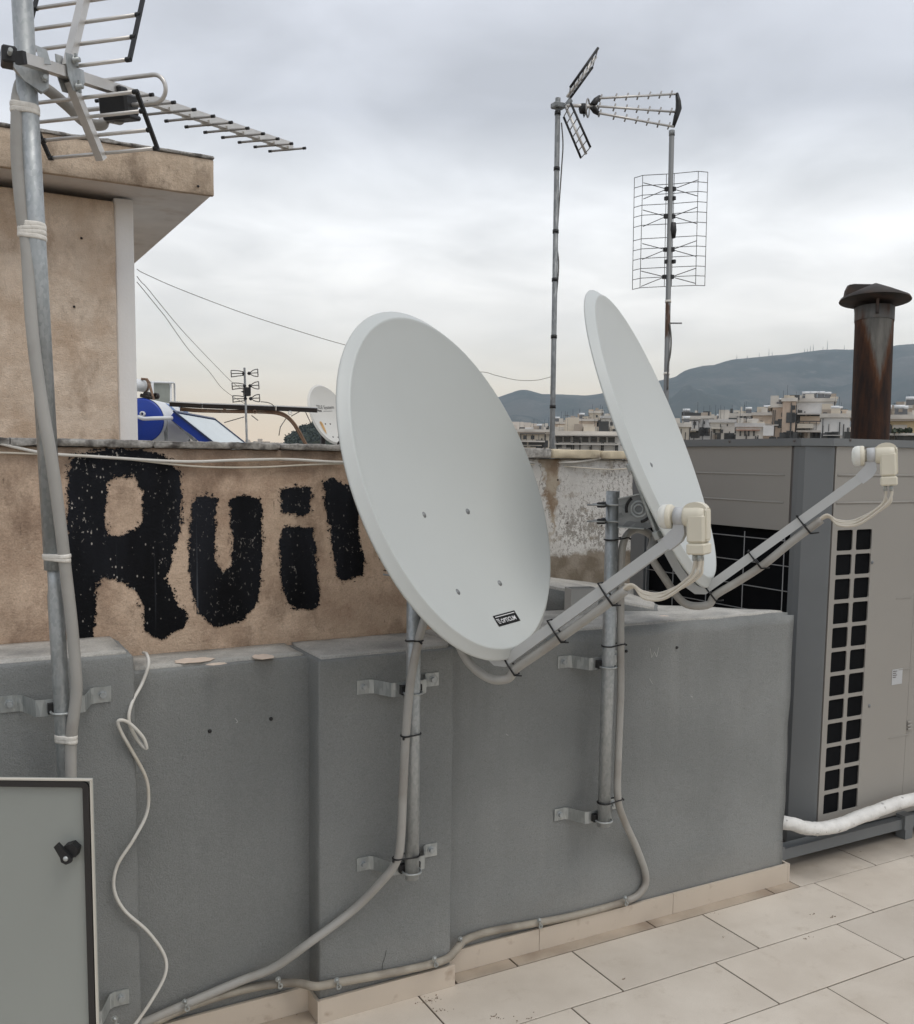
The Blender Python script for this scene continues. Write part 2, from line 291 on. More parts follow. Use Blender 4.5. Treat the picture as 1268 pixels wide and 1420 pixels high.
# ------------------------------------------------------------------ mesh helpers
WM = {}
class MB:
    def __init__(s): s.v = []; s.f = []; s.sm = []
    def add(s, vs, fs, smooth=False, mtx=None):
        k = len(s.v)
        s.v += [(mtx @ Vector(p)) if mtx else Vector(p) for p in vs]
        s.f += [tuple(i+k for i in f) for f in fs]; s.sm += [smooth]*len(fs); return s
    def box(s, lo, hi, mtx=None):
        x0, y0, z0 = lo; x1, y1, z1 = hi
        return s.add([(x0, y0, z0), (x1, y0, z0), (x1, y1, z0), (x0, y1, z0), (x0, y0, z1), (x1, y0, z1), (x1, y1, z1), (x0, y1, z1)],
              [(0, 3, 2, 1), (4, 5, 6, 7), (0, 1, 5, 4), (1, 2, 6, 5), (2, 3, 7, 6), (3, 0, 4, 7)], False, mtx)
    def cbox(s, lo, hi, c=.004, mtx=None):
        """box with chamfered edges"""
        x0, y0, z0 = lo; x1, y1, z1 = hi
        bm = bmesh.new(); bmesh.ops.create_cube(bm, size=1)
        for v in bm.verts: v.co = Vector(((x0+x1)/2+v.co.x*(x1-x0), (y0+y1)/2+v.co.y*(y1-y0), (z0+z1)/2+v.co.z*(z1-z0)))
        bmesh.ops.bevel(bm, geom=list(bm.edges), offset=c, segments=1, affect='EDGES', profile=.5)
        return s.bm(bm, mtx)
    def bm(s, bm, mtx=None, smooth=False):
        bm.verts.index_update(); s.add([v.co.copy() for v in bm.verts], [[v.index for v in f.verts] for f in bm.faces], smooth, mtx); bm.free(); return s
    def bar(s, a, b, w, h, up=(0, 0, 1)):
        a = Vector(a); b = Vector(b); d = (b-a).normalized(); up = Vector(up)
        x = d.cross(up); x = x.normalized() if x.length > 1e-4 else Vector((1, 0, 0)); y = x.cross(d).normalized()
        vs = [p + x*sx*w/2 + y*sy*h/2 for p in (a, b) for sx, sy in ((-1, -1), (1, -1), (1, 1), (-1, 1))]
        return s.add(vs, [(0, 1, 2, 3), (7, 6, 5, 4), (0, 4, 5, 1), (1, 5, 6, 2), (2, 6, 7, 3), (3, 7, 4, 0)])
    def tube(s, pts, r, n=8, caps=True, closed=False):
        pts = [Vector(p) for p in pts]; k = len(pts); rs = r if isinstance(r, (list, tuple)) else [r]*k
        vs = []; nrm = None
        for i, p in enumerate(pts):
            if closed: d = (pts[(i+1) % k]-pts[i-1]).normalized()
            else: d = (pts[min(i+1, k-1)]-pts[max(i-1, 0)]).normalized()
            if nrm is None:
                nrm = d.orthogonal().normalized()
            else:
                nrm = (nrm - d*nrm.dot(d)); nrm = nrm.normalized() if nrm.length > 1e-6 else d.orthogonal().normalized()
            b = d.cross(nrm)
            for j in range(n):
                a = 2*PI*j/n; vs.append(p + (nrm*math.cos(a)+b*math.sin(a))*rs[i])
        fs = []
        for i in range(k if closed else k-1):
            for j in range(n):
                a0 = i*n+j; a1 = i*n+(j+1) % n; b0 = ((i+1) % k)*n+j; b1 = ((i+1) % k)*n+(j+1) % n
                fs.append((a0, a1, b1, b0))
        s.add(vs, fs, True)
        if caps and not closed: s.add([], []) ; s.f += [tuple(len(s.v)-len(vs)+j for j in range(n-1, -1, -1)), tuple(len(s.v)-n+j for j in range(n))]; s.sm += [False, False]
        return s
    def lathe(s, prof, c, axis, n=32, smooth=True, ang=(0, 2*PI)):
        """prof: list of (radius, along)"""
        c = Vector(c); ax = Vector(axis).normalized(); x = ax.orthogonal().normalized(); y = ax.cross(x)
        vs = []; full = abs(ang[1]-ang[0]-2*PI) < 1e-6; m_ = n if full else n+1
        for rr, h in prof:
            for j in range(m_):
                a = ang[0]+(ang[1]-ang[0])*j/n; vs.append(c+ax*h+(x*math.cos(a)+y*math.sin(a))*rr)
        fs = []
        for i in range(len(prof)-1):
            for j in range(n):
                a0 = i*m_+j; a1 = i*m_+(j+1) % m_; fs.append((a0, a1, a1+m_, a0+m_))
        return s.add(vs, fs, smooth)
    def prism(s, poly, d, smooth=False):
        """poly: 3D points, d: extrusion vector"""
        poly = [Vector(p) for p in poly]; d = Vector(d); k = len(poly)
        return s.add(poly+[p+d for p in poly], [tuple(range(k-1, -1, -1)), tuple(range(k, 2*k))]+[(i, (i+1) % k, (i+1) % k+k, i+k) for i in range(k)], smooth)
    def shift(s, o): s.v = [v-o for v in s.v]; return s
def obj(name, mb, material, parent=None, local=False, label=None, cat=None, group=None, kind=None, smooth=None):
    vs = mb.v
    if parent is not None:
        wm = WM[parent.name]
        if not local: inv = wm.inverted(); vs = [inv @ v for v in vs]
    me = bpy.data.meshes.new(name); me.from_pydata([tuple(v) for v in vs], [], mb.f); me.update()
    me.polygons.foreach_set('use_smooth', mb.sm if smooth is None else [smooth]*len(mb.f))
    bm = bmesh.new(); bm.from_mesh(me); bmesh.ops.recalc_face_normals(bm, faces=bm.faces); bm.to_mesh(me); bm.free()
    me.materials.append(M[material] if isinstance(material, str) else material)
    o = bpy.data.objects.new(name, me); COL.objects.link(o)
    if parent is not None: o.parent = parent; WM[o.name] = WM[parent.name].copy()
    else: WM[o.name] = Matrix()
    tag(o, label, cat, group, kind); return o
def tag(o, label=None, cat=None, group=None, kind=None):
    for k, v in (('label', label), ('category', cat), ('group', group), ('kind', kind)):
        if v: o[k] = v
    return o
def thing(name, label, cat, loc=(0, 0, 0), mtx=None, group=None):
    o = bpy.data.objects.new(name, None); COL.objects.link(o); o.empty_display_size = .1
    mm = mtx if mtx is not None else Matrix.Translation(Vector(loc)); o.matrix_world = mm; WM[o.name] = mm.copy()
    return tag(o, label, cat, group)
def base(o, mb):
    """one-mesh thing: origin at the bottom of the mesh"""
    return o
def solo(name, mb, material, label, cat, group=None, kind=None):
    lo = Vector([min(v[i] for v in mb.v) for i in range(3)]); hi = Vector([max(v[i] for v in mb.v) for i in range(3)])
    c = Vector(((lo.x+hi.x)/2, (lo.y+hi.y)/2, lo.z)); mb.shift(c)
    o = obj(name, mb, material, None, False, label, cat, group, kind); o.location = c; WM[o.name] = Matrix.Translation(c); return o
def spline(pts, sub=8):
    """Catmull-Rom through pts"""
    P = [Vector(p) for p in pts]; P = [P[0]*2-P[1]] + P + [P[-1]*2-P[-2]]; outp = []
    for i in range(1, len(P)-2):
        for k in range(sub):
            u = k/sub; a, b, c, d = P[i-1], P[i], P[i+1], P[i+2]
            outp.append(.5*((2*b)+(c-a)*u+(2*a-5*b+4*c-d)*u*u+(3*b-a-3*c+d)*u**3))
    outp.append(P[-2]); return outp
def rbox(lo, hi, step=.03, r=.008, amp=.002, fr=9.0):
    """rough plaster block: gridded box with worn edges and uneven faces"""
    lo = Vector(lo); hi = Vector(hi); mb = MB()
    G_ = []
    for i in range(3):
        a, b = lo[i]+r, hi[i]-r; k = max(1, int(round((b-a)/step))); G_.append([lo[i], lo[i]+.3*r]+[a+(b-a)*j/k for j in range(k+1)]+[hi[i]-.3*r, hi[i]])
    n = [len(g)-1 for g in G_]; idx = {}; vs = []; fs = []
    def vert(i, j, k):
        key = (i, j, k)
        if key not in idx:
            p = Vector((G_[0][i], G_[1][j], G_[2][k]))
            q = Vector([min(max(p[a], lo[a]+r), hi[a]-r) for a in range(3)]); d = p-q
            if d.length > 1e-9: p = q+d.normalized()*r if sum(abs(d[a]) > 1e-9 for a in range(3)) > 1 else p
            dirn = d.normalized() if d.length > 1e-9 else Vector()
            edge = sum(abs(d[a]) > 1e-9 for a in range(3)) > 1
            p = p + dirn*(noise.noise(p*fr)*amp + noise.noise(p*fr*4)*amp*.4 + (noise.noise(p*22)-.15)*amp*(2.2 if edge else 0))
            idx[key] = len(vs); vs.append(p)
        return idx[key]
    for a in range(3):
        b, c = (a+1) % 3, (a+2) % 3
        for side in (0, n[a]):
            for i in range(n[b]):
                for j in range(n[c]):
                    q = []
                    for di, dj in ((0, 0), (1, 0), (1, 1), (0, 1)):
                        k = [0, 0, 0]; k[a] = side; k[b] = i+di; k[c] = j+dj; q.append(vert(*k))
                    fs.append(tuple(q if side else q[::-1]))
    return mb.add(vs, fs, True)
def rough_prism(poly, z0, z1, cuts=14, amp=.006, bev=.012, topz=None):
    bm = bmesh.new(); vs = [bm.verts.new((p[0], p[1], z0)) for p in poly]; f = bm.faces.new(vs)
    ex = bmesh.ops.extrude_face_region(bm, geom=[f]); tv = [g for g in ex['geom'] if isinstance(g, bmesh.types.BMVert)]
    for i, v in enumerate(tv): v.co.z = z1
    if topz:
        for v in tv: v.co.z = topz(v.co.x, v.co.y)
    bmesh.ops.recalc_face_normals(bm, faces=bm.faces)
    bmesh.ops.bevel(bm, geom=[e for e in bm.edges if all(v in tv for v in e.verts)], offset=bev, segments=2, affect='EDGES')
    bmesh.ops.triangulate(bm, faces=[f for f in bm.faces if len(f.verts) > 4])
    for _ in range(5):
        le = [e for e in bm.edges if e.calc_length() > .06]
        if not le: break
        bmesh.ops.subdivide_edges(bm, edges=le, cuts=1, use_grid_fill=True); bmesh.ops.triangulate(bm, faces=[f for f in bm.faces if len(f.verts) > 4])
    for v in bm.verts:
        v.co += Vector((noise.noise(v.co*7), noise.noise(v.co*7+Vector((9, 0, 0))), noise.noise(v.co*9+Vector((0, 5, 0)))*.8))*amp
    return MB().bm(bm, None, True)
def text_mesh(body, size, bold=0.0, shear=0.0, align='LEFT', space=1.0):
    cu = bpy.data.curves.new('lettering', 'FONT'); cu.body = body; cu.size = size; cu.offset = bold; cu.shear = shear; cu.align_x = align; cu.space_character = space; cu.resolution_u = 3
    o = bpy.data.objects.new('lettering', cu); COL.objects.link(o)
    dg = bpy.context.evaluated_depsgraph_get(); me = o.evaluated_get(dg).to_mesh()
    vs = [v.co.copy() for v in me.vertices]; fs = [tuple(p.vertices) for p in me.polygons]
    o.evaluated_get(dg).to_mesh_clear(); bpy.data.objects.remove(o); bpy.data.curves.remove(cu)
    return vs, fs
def copy_tree(o, mtx):
    c = o.copy(); COL.objects.link(c); c.matrix_world = mtx; WM[c.name] = mtx.copy()
    def rec(src, dst):
        for ch in list(src.children):
            d = ch.copy(); COL.objects.link(d); d.parent = dst; WM[d.name] = mtx.copy(); rec(ch, d)
    rec(o, c); return c

# ================================================================== SETTING: floor
ZG = -21.0
g = MB(); g.box((-3.5, -3.5, -.3), (7.5, 6.2, -.006)); fl = obj('roof_floor', g, 'grout', kind='structure')
TA, TB = .600, .2881; Y0 = 2.6414; GAP = .0055
offs = {0: 1.323, 1: 1.116, 2: .727+.0}
def tile(x0, x1, y0, y1, mtl='tile', name='tile'):
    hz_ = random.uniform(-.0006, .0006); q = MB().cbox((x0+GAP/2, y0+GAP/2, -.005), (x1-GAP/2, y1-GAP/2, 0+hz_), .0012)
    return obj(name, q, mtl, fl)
for rowi in range(-5, 9):
    y1 = Y0-rowi*TB; y0 = y1-TB
    off = (1.323 if rowi % 2 == 0 else 1.116) if rowi != 2 else .727
    off = (.727 if rowi >= 2 and rowi % 2 == 0 else off)
    if rowi < 0: off = 1.103 if rowi % 2 else 1.323
    for k in range(-9, 13):
        x0 = off+k*TA; x1 = x0+TA
        if x1 < -1.2 or x0 > 6.7: continue
        if rowi < 0:
            if x1 < 3.1: continue
            if x0 < 3.047: x0 = 3.047
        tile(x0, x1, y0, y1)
# cut strip of floor tiles along the foot of the wall
for xa, xb in ((-.70, -.097), (-.097, .503), (.503, .99), (1.468, 1.703), (1.703, 2.299), (2.299, 2.905), (2.905, 3.046)):
    tile(xa, xb, Y0, Y0+.11, 'strip', 'cut_tile')

# dirt smears on the tiles (thin flakes of dried dirt)
for (px, py, n_, sprd) in ((597, 1388, 16, .022), (612, 1402, 8, .016), (990, 1268, 3, .02), (1005, 1299, 3, .03), (1155, 1272, 5, .008), (1128, 1268, 3, .008), (1118, 1302, 6, .014), (690, 1412, 5, .03), (684, 1410, 4, .012), (865, 1358, 3, .006), (732, 1413, 6, .02), (440, 1400, 12, .04)):
    g = MB(); c0 = onZ(px, py, .001)
    for i in range(int(n_*1.8)):
        a = random.uniform(0, 6.28); d = abs(random.gauss(0, sprd)); c = c0+Vector((math.cos(a)*d*1.3, math.sin(a)*d*.6, 0)); rr = random.uniform(.0005, .0026)
        pts = [c+Vector((math.cos(b)*rr*random.uniform(.5, 1.5), math.sin(b)*rr*random.uniform(.4, 1), 0)) for b in [k*PI/3 for k in range(6)]]
        g.prism(pts, (0, 0, random.uniform(.0008, .0018)))
    obj('dirt_smear', g, 'dirt', fl, kind='stuff')

# ================================================================== grey parapet wall
pw = thing('parapet_wall', 'low grey painted parapet wall with two pilasters carrying the dish poles', 'wall', (1.4, 2.8, 0))
obj('wall_body', rbox((.44, 2.732, 0), (1.04, 2.925, 1.108), .035, .007, .0013), 'plaster', pw)
obj('wall_body', rough_prism([(1.40, 2.714), (2.2, 2.712), (3.01, 2.708), (2.985, 2.735), (2.73, 2.985), (2.54, 3.115), (2.12, 3.14), (1.40, 3.14)], 0, 1.112, amp=.006, bev=.011), 'plaster', pw)
obj('pilaster', rbox((.995, 2.648, 0), (1.446, 2.90, 1.110), .03, .007, .0013), 'plaster', pw)
obj('pilaster', rbox((-1.3, 2.66, 0), (.478, 2.925, 1.172), .035, .009, .0015), 'plaster', pw)
# ledge topping: rough bare mortar, thin sheets on the tops
def topping(poly, z, name='ledge_topping'):
    return obj(name, rough_prism(poly, z-.01, z+.003, amp=.0035, bev=.002), 'ledge', pw)
topping([(.497, 2.747), (.985, 2.747), (.985, 2.925), (.497, 2.925)], 1.112)
topping([(1.008, 2.664), (1.432, 2.664), (1.47, 2.73), (1.47, 2.925), (1.008, 2.925)], 1.1135)
topping([(-1.2, 2.676), (.462, 2.676), (.462, 2.925), (-1.2, 2.925)], 1.176)
topping([(1.475, 2.729), (2.2, 2.727), (2.96, 2.724), (2.72, 2.965), (2.535, 3.09), (2.3, 3.11), (1.475, 3.12)], 1.1165)
for (px, py, sx_, sy_) in ((270, 916, .060, .036), (365, 911, .034, .040), (812, 862, .05, .035), (908, 855, .075, .028), (300, 921, .03, .014)):
    c = onZ(px, py, 1.1175); pts = [c+Vector((math.cos(a)*sx_*random.uniform(.8, 1.1), math.sin(a)*sy_*random.uniform(.75, 1.12), 0)) for a in [k*2*PI/22 for k in range(22)]]
    obj('paint_patch', MB().prism(pts, (0, 0, .0014)), 'patch', pw)
# wedge of wall behind, running back to the whitewashed wall
bw = rough_prism([(2.50, 2.905), (2.115, 3.15), (2.05, 3.52), (2.70, 3.52), (2.62, 3.05)], 1.0, 1.18, amp=.006, bev=.008, topz=lambda x, y: 1.118+max(0, (2.5-x))*.22+max(0, (y-3.1))*.05)
obj('rear_block', bw, 'plaster', pw)
obj('ledge_topping', rough_prism([(2.485, 2.93), (2.13, 3.165), (2.065, 3.50), (2.68, 3.50), (2.60, 3.06)], 1.1, 1.18, amp=.004, bev=.003, topz=lambda x, y: 1.128+max(0, (2.5-x))*.22+max(0, (y-3.1))*.05), 'ledge', pw)
# skirting tiles
def skirt(x0, x1, y, h=.078, y1=None):
    q = MB(); ya = y; yb = y if y1 is None else y1
    q.prism([(x0+.001, ya, .0005), (x1-.001, yb, .0005), (x1-.001, yb+.011, .0005), (x0+.001, ya+.011, .0005)], (0, 0, h))
    return obj('skirting_tile', q, 'skirt', pw)
skirt(1.462, 1.824, 2.699, y1=2.697); skirt(1.824, 2.425, 2.697, y1=2.694); skirt(2.425, 3.028, 2.694, y1=2.692)
skirt(.990, 1.455, 2.631, .072, 2.631); skirt(.48, .985, 2.715, .078); skirt(-.12, .478, 2.645, .075)
q = MB().box((.984, 2.632, .0005), (.9935, 2.73, .070)); obj('skirting_tile', q, 'skirt', pw)
q = MB().box((3.0285, 2.692, .0005), (3.0385, 2.80, .078)); obj('skirting_tile', q, 'skirt', pw)
for (px, py, Y) in ((291, 1014, 2.7305), (376, 997, 2.7305), (869, 903, 2.7105), (939, 898, 2.7105)):
    obj('drill_hole', MB().lathe([(.0001, -.0025), (.0052, -.0025), (.0058, .001)], onY(px, py, Y), (0, 1, 0), 10), 'black', pw)

for strokes in ([(902, 899, 904, 912), (904, 912, 908, 904), (908, 904, 911, 911), (911, 911, 914, 898)], [(326, 996, 330, 1001), (330, 1001, 327, 1003)], [(901, 941, 905, 948)], [(958, 965, 961, 967)], [(702, 1018, 705, 1020)]):
    g = MB()
    for x0, y0, x1, y1 in strokes: g.bar(onY(x0, y0, 2.7108 if x0 > 640 else 2.7298), onY(x1, y1, 2.7108 if x0 > 640 else 2.7298), .0022, .0008, (0, 1, 0))
    obj('chalk_scuff', g, mat('pale_scuff', (.42, .42, .41), .9, var=.1) if 'pale_scuff' not in bpy.data.materials else bpy.data.materials['pale_scuff'], pw)
g = MB(); ck_ = [onY(x, y, 2.6465) for x, y in ((536, 1318), (534, 1328), (531, 1336), (530, 1345))]
for a, b in zip(ck_[:-1], ck_[1:]): g.bar(a, b, .0012, .0006, (0, 1, 0))
obj('hairline_crack', g, 'black', pw)

# ================================================================== old rendered wall with graffiti
ow = thing('rendered_wall', 'old ochre rendered wall with the word Ruin painted in black', 'wall', (.4, 3.0, 0))
OY = 2.93; OX1 = 1.845
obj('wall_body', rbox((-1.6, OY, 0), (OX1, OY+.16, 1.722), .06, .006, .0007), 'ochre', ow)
xs = -1.6
k = 0
while xs < OX1-.02:
    w = random.uniform(.32, .5); xe = min(xs+w, OX1+.01)
    obj('coping_piece', rbox((xs+.002, OY-.016, 1.7235), (xe-.002, OY+.18, 1.744+random.uniform(-.003, .003)), .018, .004, .0035, 30), 'coping', ow); xs = xe
def px2w(pts): return np.array([[p.x, p.z] for p in (onY(x*.4574, 600+y*.4574, OY) for x, y in pts)])
LET = [
 ('R', [[(225, 62), (330, 48), (430, 52), (505, 76), (545, 120), (552, 200), (545, 300), (520, 385), (502, 440), (530, 500), (572, 560), (560, 588), (520, 606), (490, 628), (442, 604), (430, 535), (410, 480), (370, 452), (320, 443), (293, 455), (287, 540), (280, 628), (228, 640), (212, 560), (206, 430), (200, 280), (204, 130), (210, 80)],
        [(345, 138), (400, 132), (430, 175), (437, 250), (418, 290), (370, 314), (325, 312), (318, 230), (325, 160)]]),
 ('u', [[(585, 200), (620, 185), (660, 200), (655, 250), (650, 330), (655, 390), (675, 420), (700, 405), (702, 300), (695, 205), (740, 188), (790, 200), (796, 330), (790, 440), (775, 520), (740, 565), (690, 585), (645, 588), (600, 550), (578, 470), (570, 380), (575, 290)]]),
 ('i', [[(848, 172), (895, 160), (942, 166), (945, 240), (915, 253), (853, 245)], [(858, 292), (905, 283), (947, 290), (957, 350), (963, 430), (967, 522), (930, 537), (868, 522), (850, 430), (844, 330)]]),
 ('n', [[(975, 150), (1010, 132), (1042, 160), (1075, 150), (1130, 150), (1185, 200), (1205, 300), (1218, 395), (1170, 415), (1142, 335), (1122, 240), (1096, 225), (1083, 262), (1088, 330), (1103, 380), (1100, 436), (1040, 453), (1020, 440), (1005, 350), (990, 250)]]),
]
rng = np.random.default_rng(3)
def fbm(shape, cell, oct_=3):
    o = np.zeros(shape); amp = 1.
    for i in range(oct_):
        c = max(1, int(cell/2**i)); gsh = (shape[0]//c+3, shape[1]//c+3); gr = rng.random(gsh)-.5
        yy, xx = np.arange(shape[0])/c, np.arange(shape[1])/c; y0 = yy.astype(int); x0 = xx.astype(int); fy = (yy-y0)[:, None]; fx = (xx-x0)[None]
        fy = fy*fy*(3-2*fy); fx = fx*fx*(3-2*fx)
        o += amp*((gr[y0][:, x0]*(1-fx)+gr[y0][:, x0+1]*fx)*(1-fy)+(gr[y0+1][:, x0]*(1-fx)+gr[y0+1][:, x0+1]*fx)*fy); amp *= .6
    return o
def sdpoly(P, X, Z):
    d = np.full(X.shape, 1e9); ins = np.zeros(X.shape, bool)
    for i in range(len(P)):
        a, b = P[i], P[(i+1) % len(P)]; e = b-a; wx, wz = X-a[0], Z-a[1]; h = np.clip((wx*e[0]+wz*e[1])/(e@e), 0, 1)
        d = np.minimum(d, np.hypot(wx-e[0]*h, wz-e[1]*h))
        cond = ((a[1] > Z) != (b[1] > Z)) & (X < (b[0]-a[0])*(Z-a[1])/(b[1]-a[1]+1e-12)+a[0]); ins ^= cond
    return np.where(ins, -d, d)
CELL = .0021
for nm, polys in LET:
    for pi_, pl in enumerate(polys):
        if nm == 'R' and pi_ == 1: continue
        P = px2w(pl); x0, z0 = P.min(0)-.02; x1, z1 = P.max(0)+.02
        X, Z = np.meshgrid(np.arange(x0, x1, CELL), np.arange(z0, z1, CELL)); sd_ = sdpoly(P, X, Z)
        if nm == 'R': sd_ = np.maximum(sd_, -sdpoly(px2w(polys[1]), X, Z))
        st_ = np.repeat(fbm((X.shape[0]//2+2, X.shape[1]//5+2), 2, 1), 2, 0)[:X.shape[0]]; st_ = np.repeat(st_, 5, 1)[:, :X.shape[1]]
        nz = fbm(X.shape, 22, 2)*.007 + (rng.random(X.shape)-.5)*.004 + fbm(X.shape, 4, 2)*.006 + st_*.007
        mask = sd_ + nz < -.001
        fr_m = (sd_ > -.001) & (sd_ < .012) & (fbm(X.shape, 3, 1)+st_*.6+rng.random(X.shape)*.4 > .50+np.clip(sd_, 0, 1)*24); mask |= fr_m
        ii, jj = np.nonzero(mask); ids = {}; vs = []; fs = []
        def vid(i, j):
            k = (i, j)
            if k not in ids: ids[k] = len(vs); vs.append((x0+j*CELL, OY-.0022, z0+i*CELL))
            return ids[k]
        for i, j in zip(ii.tolist(), jj.tolist()): fs.append((vid(i, j), vid(i, j+1), vid(i+1, j+1), vid(i+1, j)))
        obj('graffiti_letter' if not (nm == 'i' and pi_ == 0) else 'graffiti_dot', MB().add(vs, fs), 'graffiti', ow)

# ================================================================== whitewashed wall behind
ww = thing('whitewashed_wall', 'peeling whitewashed wall with a yellowed coping behind the right dish', 'wall', (2.3, 3.6, 0))
WY = 3.5; xr = onY(878, 700, WY).x
obj('wall_body', rbox((1.80, WY, 0), (xr, WY+.2, 1.705), .04, .008, .004, 7), 'peel', ww)
xs = 1.80
for xe in (2.36, 2.62, xr+.02):
    obj('coping_piece', rbox((xs+.002, WY-.03, 1.7085), (xe-.002, WY+.23, 1.746+random.uniform(-.003, .003)), .03, .005, .0022, 9), 'coping_y' if xs > 2.2 else 'coping', ww); xs = xe
# stone rubble at the foot
obj('broken_footing', rbox((2.0, WY-.06, 1.0), (2.80, WY-.005, 1.150), .02, .012, .008, 22), 'ledge', ww)

# cables hung along the two walls
def hung(pts1, Y1, pts2, Y2, r, mtl, label):
    P = [onY(x, y, Y1-.008-r) for x, y in pts1]+[onY(x, y, Y2-.012-r) for x, y in pts2]
    return solo('wall_cable', MB().tube(spline(P, 6), r, 6), mtl, label, 'cable', 'cables strung along the old walls')
hung([(-20, 611), (0, 615), (60, 628), (130, 633), (250, 640), (330, 638), (400, 637), (480, 641), (600, 640)], OY, [(735, 641), (790, 641), (830, 636), (862, 629), (890, 626)], WY, .0045, 'coax_white', 'upper white cable sagging from the mast over the graffiti wall')
hung([(-20, 627), (40, 629), (90, 630), (170, 636), (250, 645), (300, 648), (360, 648), (420, 645), (480, 643), (600, 646)], OY, [(735, 644), (800, 648), (850, 651), (890, 647)], WY, .003, 'coax', 'lower thin cable drooping just under the thicker white one')

# ================================================================== penthouse at the left
PY = 5.0
ph = thing('penthouse', 'beige rendered rooftop penthouse with overhanging concrete slab at the left', 'building', (-.5, 6, 0))
xa = onY(161, 400, PY).x; xb = onY(189, 400, PY-.0).x; xf = onY(295, 240, PY-.22).x
ztop0 = onY(0, 168, PY-.22).z; ztop1 = onY(295, 222, PY-.22).z; zs = onY(295, 272, PY-.22).z
obj('wall', rbox((-3.5, PY, 0), (xa, PY+3.4, zs-.03), .12, .006, .003, 4), 'beige', ph)
obj('white_pillar', MB().cbox((xa+.004, PY+.03, 0), (xb, PY+.6, zs-.004), .006), 'white_paint', ph)
obj('roof_slab', MB().cbox((-3.6, PY-.20, zs+.006), (xf, PY+4.4, ztop1-.02), .004), 'soffit', ph)
obj('fascia', rbox((-3.6, PY-.228, zs), (xf+.004, PY-.202, ztop1), .05, .004, .002, 6), 'fascia', ph)
obj('slab_rim', rbox((-3.6, PY-.235, ztop1+.002), (xf+.006, PY+.1, ztop1+.016), .03, .004, .0035, 26), 'coping', ph)
for (px, py) in ((113, 330), (103, 425), (275, 258)):
    obj('drill_hole', MB().lathe([(.0001, -.003), (.005, -.003), (.006, .002)], onY(px, py, PY-.004 if px < 200 else PY-.232), (0, 1, 0), 8), 'darkbar', ph)

# neighbour roofs behind the walls
obj('neighbour_roof', MB().box((-4, 6.25, -.35), (10, 22, -.05)), 'greyroof', kind='structure')

# ================================================================== left mast with yagi antenna
MA = Vector((.292, 2.55, .72)); MBt = Vector((.240, 2.55, 2.85))
def mast_at(z): return MA+(MBt-MA)*((z-MA.z)/(MBt.z-MA.z))
mt = thing('antenna_mast', 'tall galvanised antenna mast standing at the left in front of the graffiti', 'mast', (MA.x, MA.y, .1))
zj = onY(72, 790, 2.55).z
obj('upper_tube', MB().tube([mast_at(zj), mast_at(2.85)], .0232, 24), 'galv', mt)
obj('lower_tube', MB().tube([mast_at(.12), mast_at(zj-.065), mast_at(zj-.045), mast_at(zj+.03)], [.0195, .0195, .0165, .0165], 24), 'galv', mt)
def wall_bracket(parent, pole, Yw, z, hw=.113, r=.022, tilt=0.):
    """strap bracket: two flanges on the wall, bent arms, u-bolt round the pole"""
    bx, by = pole; t_ = .0035; hh = .021; yb = by+r+.004
    plan = [(-hw-.026, Yw-t_), (-hw+.014, Yw-t_), (-hw+.026, Yw-.012), (-.058, yb+.004), (-.046, yb), (.046, yb), (.058, yb+.004), (hw-.026, Yw-.012), (hw-.014, Yw-t_), (hw+.026, Yw-t_)]
    q = MB(); vs = []; 
    for x, y in plan:
        for dz in (-hh, hh):
            for dy in (0, t_): vs.append((bx+x, y+dy-.0005, z+dz+tilt*x))
    fs = []
    for i in range(len(plan)-1):
        a = i*4; b = a+4
        fs += [(a, b, b+2, a+2), (a+1, a+3, b+3, b+1), (a, a+1, b+1, b), (a+2, b+2, b+3, a+3)]
    fs += [(0, 2, 3, 1), (len(vs)-4, len(vs)-3, len(vs)-1, len(vs)-2)]
    q.add(vs, fs); br = obj('wall_bracket', q, 'zinc', parent)
    for sx_ in (-1, 1):
        c = Vector((bx+sx_*(hw+.004), Yw-t_-.001, z+tilt*sx_*hw))
        s_ = MB().lathe([(.0001, .010), (.0075, .010), (.0085, .006), (.0085, 0), (.013, 0), (.013, .0015), (.0001, .0016)], c, (0, -1, 0), 12, False); obj('anchor_bolt', s_, 'galv', br)
    ub = [Vector((bx-r-.006, yb+.006, z-.004))]+[Vector((bx+math.cos(a)*(r+.006), by+math.sin(a)*(r+.006), z-.008)) for a in [PI+k*PI/14 for k in range(15)]]+[Vector((bx+r+.006, yb+.006, z-.004))]
    obj('u_bolt', MB().tube(ub, .0035, 8), 'zinc', br)
    for xa_, xb_ in ((bx-r-.012, bx-r*.75), (bx+r*.75, bx+r+.012)): obj('clamp_saddle', MB().box((xa_, by+r*.35, z-.013), (xb_, yb, z+.013)), 'black', br)
    return br
p_ = mast_at(1.07); wall_bracket(mt, (p_.x, p_.y), 2.66, 1.072, .108, .0195)
p_ = mast_at(.22); wall_bracket(mt, (p_.x, p_.y), 2.66, .222, .115, .0195)

